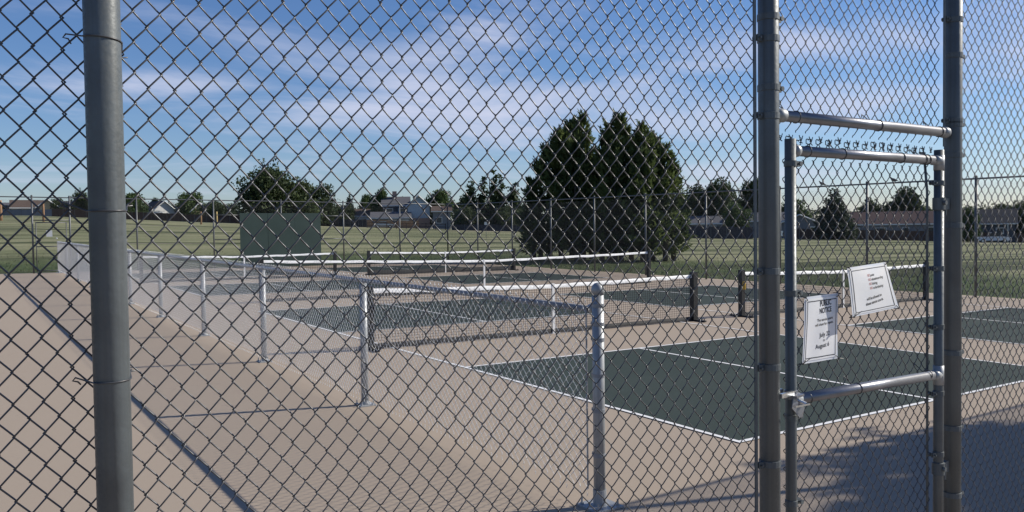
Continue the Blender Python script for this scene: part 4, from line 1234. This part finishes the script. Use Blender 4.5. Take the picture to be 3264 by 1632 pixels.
def house(label, x0, x1, yroof, yeave, ybase, Z, wall_m, roof_m, depth=9.0, gable='side', extra=(), yaw=0.0, over=0.45, drop=0.0, group='houses across the field'):
    """front spans x0..x1 px at depth Z; gable 'side' = ridge along the front, 'front' = gable end faces the viewer"""
    xm = (x0+x1)/2; g = ground_at(xm, Z)
    zb = at(xm, ybase, Z).z
    zb = min(zb, g.z+0.0) if drop == 0 else zb
    W_ = (x1-x0)/2629.97*Z; ze = at(xm, yeave, Z).z-zb; zr = at(xm, yroof, Z).z-zb
    t = thing('house', label, 'house', (g.x, g.y, zb), face_yaw(xm)+yaw, group)
    mb = MB(); hw = W_/2-over
    if gable == 'front':
        V = [(-hw, 0, 0), (hw, 0, 0), (hw, 0, ze), (0, 0, zr-0.15), (-hw, 0, ze)]
        V += [(a, depth, c) for a, b_, c in V]
        mb.add(V, [(0, 1, 2, 3, 4), (9, 8, 7, 6, 5), (1, 6, 7, 2), (0, 4, 9, 5)])
        mb.build('wall', wall_m, t)
        mb = MB(); h2 = W_/2
        k = (zr-ze)/max(0.1, hw)
        for s_ in (-1, 1):
            a = [(0, -0.5, zr), (s_*h2, -0.5, zr-k*h2), (s_*h2, depth+0.5, zr-k*h2), (0, depth+0.5, zr)]
            b_ = [(p[0], p[1], p[2]+0.2) for p in a]
            mb.add(a+b_, [(0, 1, 2, 3), (7, 6, 5, 4), (0, 4, 5, 1), (1, 5, 6, 2), (2, 6, 7, 3)])
        mb.build('roof', roof_m, t)
        mb = MB()
        for s_ in (-1, 1): mb.tube([(0, -0.55, zr-0.02), (s_*h2, -0.55, zr-k*h2-0.02)], 0.13, 4)
        mb.build('barge_board', W_white, t)
    else:
        V = [(-hw, 0, 0), (hw, 0, 0), (hw, depth, 0), (-hw, depth, 0), (-hw, 0, ze), (hw, 0, ze), (hw, depth, ze), (-hw, depth, ze), (-hw, depth/2, zr-0.15), (hw, depth/2, zr-0.15)]
        mb.add(V, [(0, 1, 5, 4), (1, 2, 6, 9, 5), (2, 3, 7, 6), (3, 0, 4, 8, 7)]); mb.build('wall', wall_m, t)
        mb = MB(); h2 = W_/2
        for y_, s_ in ((-0.5, 1), (depth+0.5, -1)):
            a = [(-h2, depth/2, zr), (h2, depth/2, zr), (h2, y_, ze-0.15), (-h2, y_, ze-0.15)]
            b_ = [(p[0], p[1], p[2]+0.2) for p in a]
            mb.add(a+b_, [(0, 1, 2, 3), (7, 6, 5, 4), (0, 4, 5, 1), (1, 5, 6, 2), (2, 6, 7, 3), (3, 7, 4, 0)])
        mb.build('roof', roof_m, t)
        mb = MB(); mb.box((0, -0.52, ze-0.10), (h2, 0.05, 0.12)); mb.build('gutter', W_white, t)
    for (kind, fx, fz, w_, h_) in extra:
        cx_, cz_ = -hw+2*hw*fx, ze*fz
        if kind == 'window':
            mb = MB()
            for a, b_, c, d in ((0, h_/2, w_/2+0.08, 0.06), (0, -h_/2, w_/2+0.08, 0.06), (-w_/2, 0, 0.06, h_/2), (w_/2, 0, 0.06, h_/2)): mb.box((cx_+a, -0.03, cz_+b_), (c, 0.05, d))
            wf = mb.build('window_frame', W_white, t)
            mb = MB(); mb.box((cx_, -0.012, cz_), (w_/2-0.06, 0.012, h_/2-0.06)); mb.build('pane', M_glass, wf)
        elif kind == 'door':
            mb = MB(); mb.box((cx_, -0.03, h_/2), (w_/2, 0.04, h_/2)); mb.build('door', W_white, t)
        elif kind == 'brick':
            mb = MB(); mb.box((0, -0.04, h_/2), (hw+0.01, 0.06, h_/2)); mb.build('brick_skirt', W_brick, t)
        elif kind == 'chimney':
            mb = MB(); mb.box((cx_, depth*0.4, zr+0.2), (w_/2, 0.5, h_)); mb.build('chimney', W_brick, t)
    return t
win = lambda f, z=0.6, w=1.2, h=1.1: ('window', f, z, w, h)
house('long low house with dark grey roof at the far left edge', -60, 78, 646, 664, 690, 222, W_grey, R_grey, extra=(win(0.5), win(0.8)))
house('tan house with brown roof and cream gable, left of the near post', 40, 150, 638, 662, 690, 215, W_tan, R_brown, extra=(win(0.3),))
house('cream gabled wing under the brown roof, beside the wooden pole', 118, 188, 636, 658, 690, 210, W_tan, R_brown, gable='front', extra=(win(0.5),))
house('dark roofed house with white trim, left of the near post', 188, 262, 641, 664, 690, 214, W_dk, R_dark, extra=(win(0.3), win(0.7)))
house('dark roofed house with white gable, right of the near post', 485, 562, 641, 668, 702, 216, W_white, R_dark, gable='front', extra=(win(0.5),), yaw=0.35)
house('house with dark roof and yellow gable, above the brown boards', 602, 668, 646, 672, 702, 214, W_tan, R_dark, gable='front', extra=(win(0.5),), yaw=0.4)
house('brown roofed house showing over the practice board', 800, 890, 655, 678, 705, 205, W_white, R_brown, extra=(win(0.3), win(0.7)))
house('low grey house right of the practice board', 1010, 1092, 676, 690, 712, 206, W_grey, R_grey, extra=(win(0.3), win(0.75)))
house('low tan house with brown roof, left of the two storey house', 1125, 1235, 667, 688, 716, 208, W_white, R_brown, extra=(win(0.3),))
house('blue grey two storey house front with dark windows', 1216, 1310, 627, 655, 722, 206, W_dk, R_grey, extra=(win(0.25, 0.75, 1.6, 1.4), win(0.72, 0.75, 1.6, 1.4), ('chimney', 0.45, 1, 1.1, 1.3)))
house('light blue gabled side of the two storey house', 1294, 1376, 623, 655, 722, 203, W_blue, R_grey, gable='front', extra=(('brick', 0, 0, 1, 2.6),))
house('grey roofed garage with white door, before the two storey house', 1180, 1312, 676, 694, 724, 198, W_grey, R_grey, extra=(('door', 0.78, 0, 3.4, 2.0), ('door', 0.5, 0, 1.6, 2.0)))
house('small brown roofed house right of the light blue gable', 1374, 1442, 657, 673, 728, 200, W_grey, R_brown, extra=(win(0.35, 0.5, 1.4, 1.4),))
house('low grey roofed house between the wide dark tree and left gate post', 2195, 2310, 690, 712, 750, 170, W_grey, R_grey, extra=(win(0.3), win(0.7)))
house('grey roofed house behind the left gate post', 2330, 2512, 679, 704, 752, 165, W_grey, R_grey, extra=(win(0.2), win(0.8)))
house('grey gabled shed with white door, seen through the gate', 2470, 2628, 684, 716, 758, 160, W_grey, R_grey, gable='front', extra=(('door', 0.79, 0, 1.2, 2.4),))
house('long red brown roofed house seen through the gate', 2688, 2990, 676, 714, 760, 165, W_grey, R_red, extra=(win(0.15), win(0.4, 0.6, 2.0, 1.0), win(0.65), win(0.9)))
house('brown roofed house just right of the far right post', 3000, 3105, 676, 710, 765, 165, W_dk, R_red, extra=(win(0.85, 0.5, 0.6, 1.6),))
house('dark boxy shed behind the white truck', 3115, 3235, 668, 712, 770, 158, W_dk, R_dark, extra=(win(0.6),))

def board_fence(label, x0, x1, yt0, yt1, Z, m, boards=True):
    a, b_ = ground_at(x0, Z), ground_at(x1, Z)
    ta, tb_ = at(x0, yt0, Z).z, at(x1, yt1, Z).z
    t = thing('board_fence', label, 'fence', a, 0)
    d = b_-a; L = math.hypot(d.x, d.y); n = max(2, int(L/0.9))
    mb = MB(); rg = random.Random(int(x0))
    for i in range(n):
        f0, f1 = i/n, (i+0.97)/n
        p, q = d*f0, d*f1
        zt = (ta+(tb_-ta)*f0)-a.z+rg.uniform(-0.05, 0.05)
        nx, ny = -d.y/L*0.02, d.x/L*0.02
        V = [(p.x-nx, p.y-ny, p.z-0.3), (q.x-nx, q.y-ny, q.z-0.3), (q.x+nx, q.y+ny, q.z-0.3), (p.x+nx, p.y+ny, p.z-0.3)]
        V += [(v[0], v[1], zt) for v in V]
        mb.add(V, [(0, 3, 2, 1), (4, 5, 6, 7), (0, 1, 5, 4), (1, 2, 6, 5), (2, 3, 7, 6), (3, 0, 4, 7)])
    o = mb.build('boards', m, t); o['kind'] = 'stuff'
    mb = MB()
    for i in range(0, n+1, 3):
        p = d*(i/n); mb.tube([(p.x, p.y, p.z-0.3), (p.x, p.y, (ta+(tb_-ta)*i/n)-a.z+0.08)], 0.06, 4)
    o = mb.build('posts', M_farpost, t); o['kind'] = 'stuff'
board_fence('blue grey board fence below the brown roofed house, far left', -40, 166, 667, 668, 196, M_bluefence)
board_fence('dark board fence either side of the near post', 166, 470, 665, 678, 196, M_wood)
board_fence('long brown board fence left of the practice board', 470, 770, 678, 690, 194, M_wood)
board_fence('dark board fence right of the practice board', 1000, 1168, 696, 700, 192, M_fdark)
board_fence('orange board fence before the two storey house', 1168, 1335, 701, 704, 190, M_wood2)
board_fence('dark board fence at the foot of the poplars', 1440, 1700, 716, 716, 175, M_fdark)
board_fence('dark blue board fence right of the junipers', 2165, 2400, 720, 724, 150, M_fdark)
board_fence('brown board fence behind the gate opening', 2500, 3010, 728, 738, 150, M_wood)
board_fence('brown board fence at the right picture edge', 3010, 3330, 738, 746, 158, M_wood)

# wooden rail corral before the orange boards
def rail_corral():
    Z = 178; a, b_ = ground_at(1170, Z), ground_at(1420, Z)
    t = thing('rail_fence', 'dark post and rail fence in front of the orange boards', 'fence', a)
    d = b_-a
    for i in range(9):
        p = d*(i/8)
        mb = MB(); mb.tube([(p.x, p.y, p.z-0.2), (p.x, p.y, p.z+1.35)], 0.09, 5); mb.build('post', M_wood, t)
    for z in (0.6, 1.2):
        mb = MB(); mb.tube([(0, 0, z), (d.x, d.y, d.z+z)], 0.06, 4); mb.build('rail', M_wood, t)
rail_corral()

# poles and small things in the field
M_pole = mat('weathered_wood_pole', (0.30, 0.17, 0.09), 0.85, 0, (3, 0.4)); M_pole2 = mat('yellow_wood_post', (0.46, 0.33, 0.13), 0.8, 0, (3, 0.3))
def pole(x, ytop, ybase, Z, m, label, r=0.13, group='wooden posts in the field'):
    g = ground_at(x, Z); h = (ybase-ytop)/2629.97*Z
    mb = MB(); mb.tube([(0, 0, -0.3), (0, 0, h*0.5), (0, 0, h)], [r*1.1, r, r*0.85], 10)
    o = mb.build('wooden_post', m, None, True, loc=g); tag(o, label, 'post', group)
pole(2, 634, 700, 120, M_pole, 'red brown wooden post cut by the left picture edge', 0.25)
pole(139, 637, 700, 120, M_pole, 'tall brown wooden post in the field, left of near post', 0.16)
pole(641, 675, 716, 150, M_pole, 'short wooden post left of the yellow post', 0.14)
pole(691, 674, 720, 140, M_pole2, 'yellow wooden post left of the practice board', 0.15)
def small_sign():
    g = ground_at(1549, 95); t = thing('field_sign', 'small square white sign on a thin stake left of the junipers', 'sign', g, face_yaw(1549))
    zt = at(1549, 712, 95).z-g.z
    mb = MB(); mb.tube([(0, 0, -0.1), (0, 0, zt)], 0.03, 6); mb.build('stake', M_farpost, t)
    mb = MB(); mb.box((0, -0.04, zt), (0.19, 0.01, 0.17)); mb.build('sign_plate', M_white, t)
small_sign()
def notice_board():
    g = ground_at(2491, 120); t = thing('field_sign', 'white panel sign on a post between the gate stiles', 'sign', g, face_yaw(2491))
    zt = at(2491, 744, 120).z-g.z
    mb = MB(); mb.tube([(0, 0, -0.1), (0, 0, zt)], 0.05, 6); mb.build('post', M_farpost, t)
    mb = MB(); mb.box((0, -0.06, zt), (0.2, 0.02, 0.37)); mb.build('sign_plate', M_white, t)
notice_board()

# parked vehicles, low detail but shaped
M_vwhite = mat('white_car_paint', (0.70, 0.72, 0.74), 0.3); M_vgrey = mat('silver_car_paint', (0.45, 0.47, 0.50), 0.3, 0.4); M_tyre = mat('tyre_rubber', (0.02, 0.02, 0.02), 0.9)
def vehicle(name, label, cat, x, Z, L, prof, cab, m, yaw):
    g = ground_at(x, Z); t = thing(name, label, cat, g, face_yaw(x)+yaw)
    def extr(pr, w, m_, nm, y0=0.0):
        mb = MB(); n = len(pr)
        V = [(p[0], -w, p[1]) for p in pr]+[(p[0], w, p[1]) for p in pr]
        mb.add(V, [tuple(range(n)), tuple(range(2*n-1, n-1, -1))]+[(i, i+n, (i+1) % n+n, (i+1) % n) for i in range(n)])
        return mb.build(nm, m_, t)
    extr(prof, 0.92, m, 'body'); extr(cab, 0.80, M_glass, 'cabin_glass')
    cr_ = [(p[0], p[1]) for p in cab]
    zt = max(p[1] for p in cab); xs_ = [p[0] for p in cab if abs(p[1]-zt) < 0.01]
    mb = MB(); mb.box(((min(xs_)+max(xs_))/2, 0, zt+0.02), ((max(xs_)-min(xs_))/2+0.05, 0.82, 0.04)); mb.build('roof_panel', m, t)
    for sx_ in (-L*0.31, L*0.31):
        for sy in (-1, 1):
            mb = MB(); mb.tube([(sx_, sy*0.74, 0.34), (sx_, sy*0.95, 0.34)], 0.34, 16)
            w_ = mb.build('wheel', M_tyre, t); mb = MB(); mb.tube([(sx_, sy*0.90, 0.34), (sx_, sy*0.965, 0.34)], 0.2, 12); mb.build('rim', M_bolt, w_)
    for sy in (-1, 1):
        mb = MB(); mb.box((L*0.5-0.02, sy*0.68, 0.72), (0.03, 0.14, 0.08)); mb.build('headlight', M_white, t)
vehicle('pickup_truck', 'white pickup truck parked before the dark shed at right', 'truck', 3165, 146, 5.4,
        [(-2.7, 0.42), (2.7, 0.42), (2.7, 0.95), (1.5, 1.12), (-0.6, 1.12), (-0.6, 1.05), (-2.7, 1.05)], [(1.4, 1.12), (0.95, 1.75), (-0.35, 1.78), (-0.6, 1.12)], M_vwhite, 0.15)
vehicle('parked_car', 'silver car parked at the orange board fence', 'car', 1222, 184, 4.4,
        [(-2.2, 0.35), (2.2, 0.35), (2.2, 0.75), (1.3, 0.92), (-1.6, 0.98), (-2.2, 0.9)], [(1.2, 0.92), (0.55, 1.42), (-0.9, 1.42), (-1.6, 0.96)], M_vgrey, 0.1)
def pergola():
    g = ground_at(3160, 150); t = thing('pergola', 'thin pale metal frame over the white truck', 'pergola', g, face_yaw(3160))
    zt = at(3160, 714, 150).z-g.z
    for x in (-2.6, 2.6):
        for y in (0, 4):
            mb = MB(); mb.tube([(x, y, -0.1), (x, y, zt)], 0.07, 6); mb.build('post', M_vgrey, t)
    for y in (0, 4):
        mb = MB(); mb.tube([(-2.7, y, zt), (2.7, y, zt)], 0.06, 6); mb.build('beam', M_vgrey, t)
pergola()
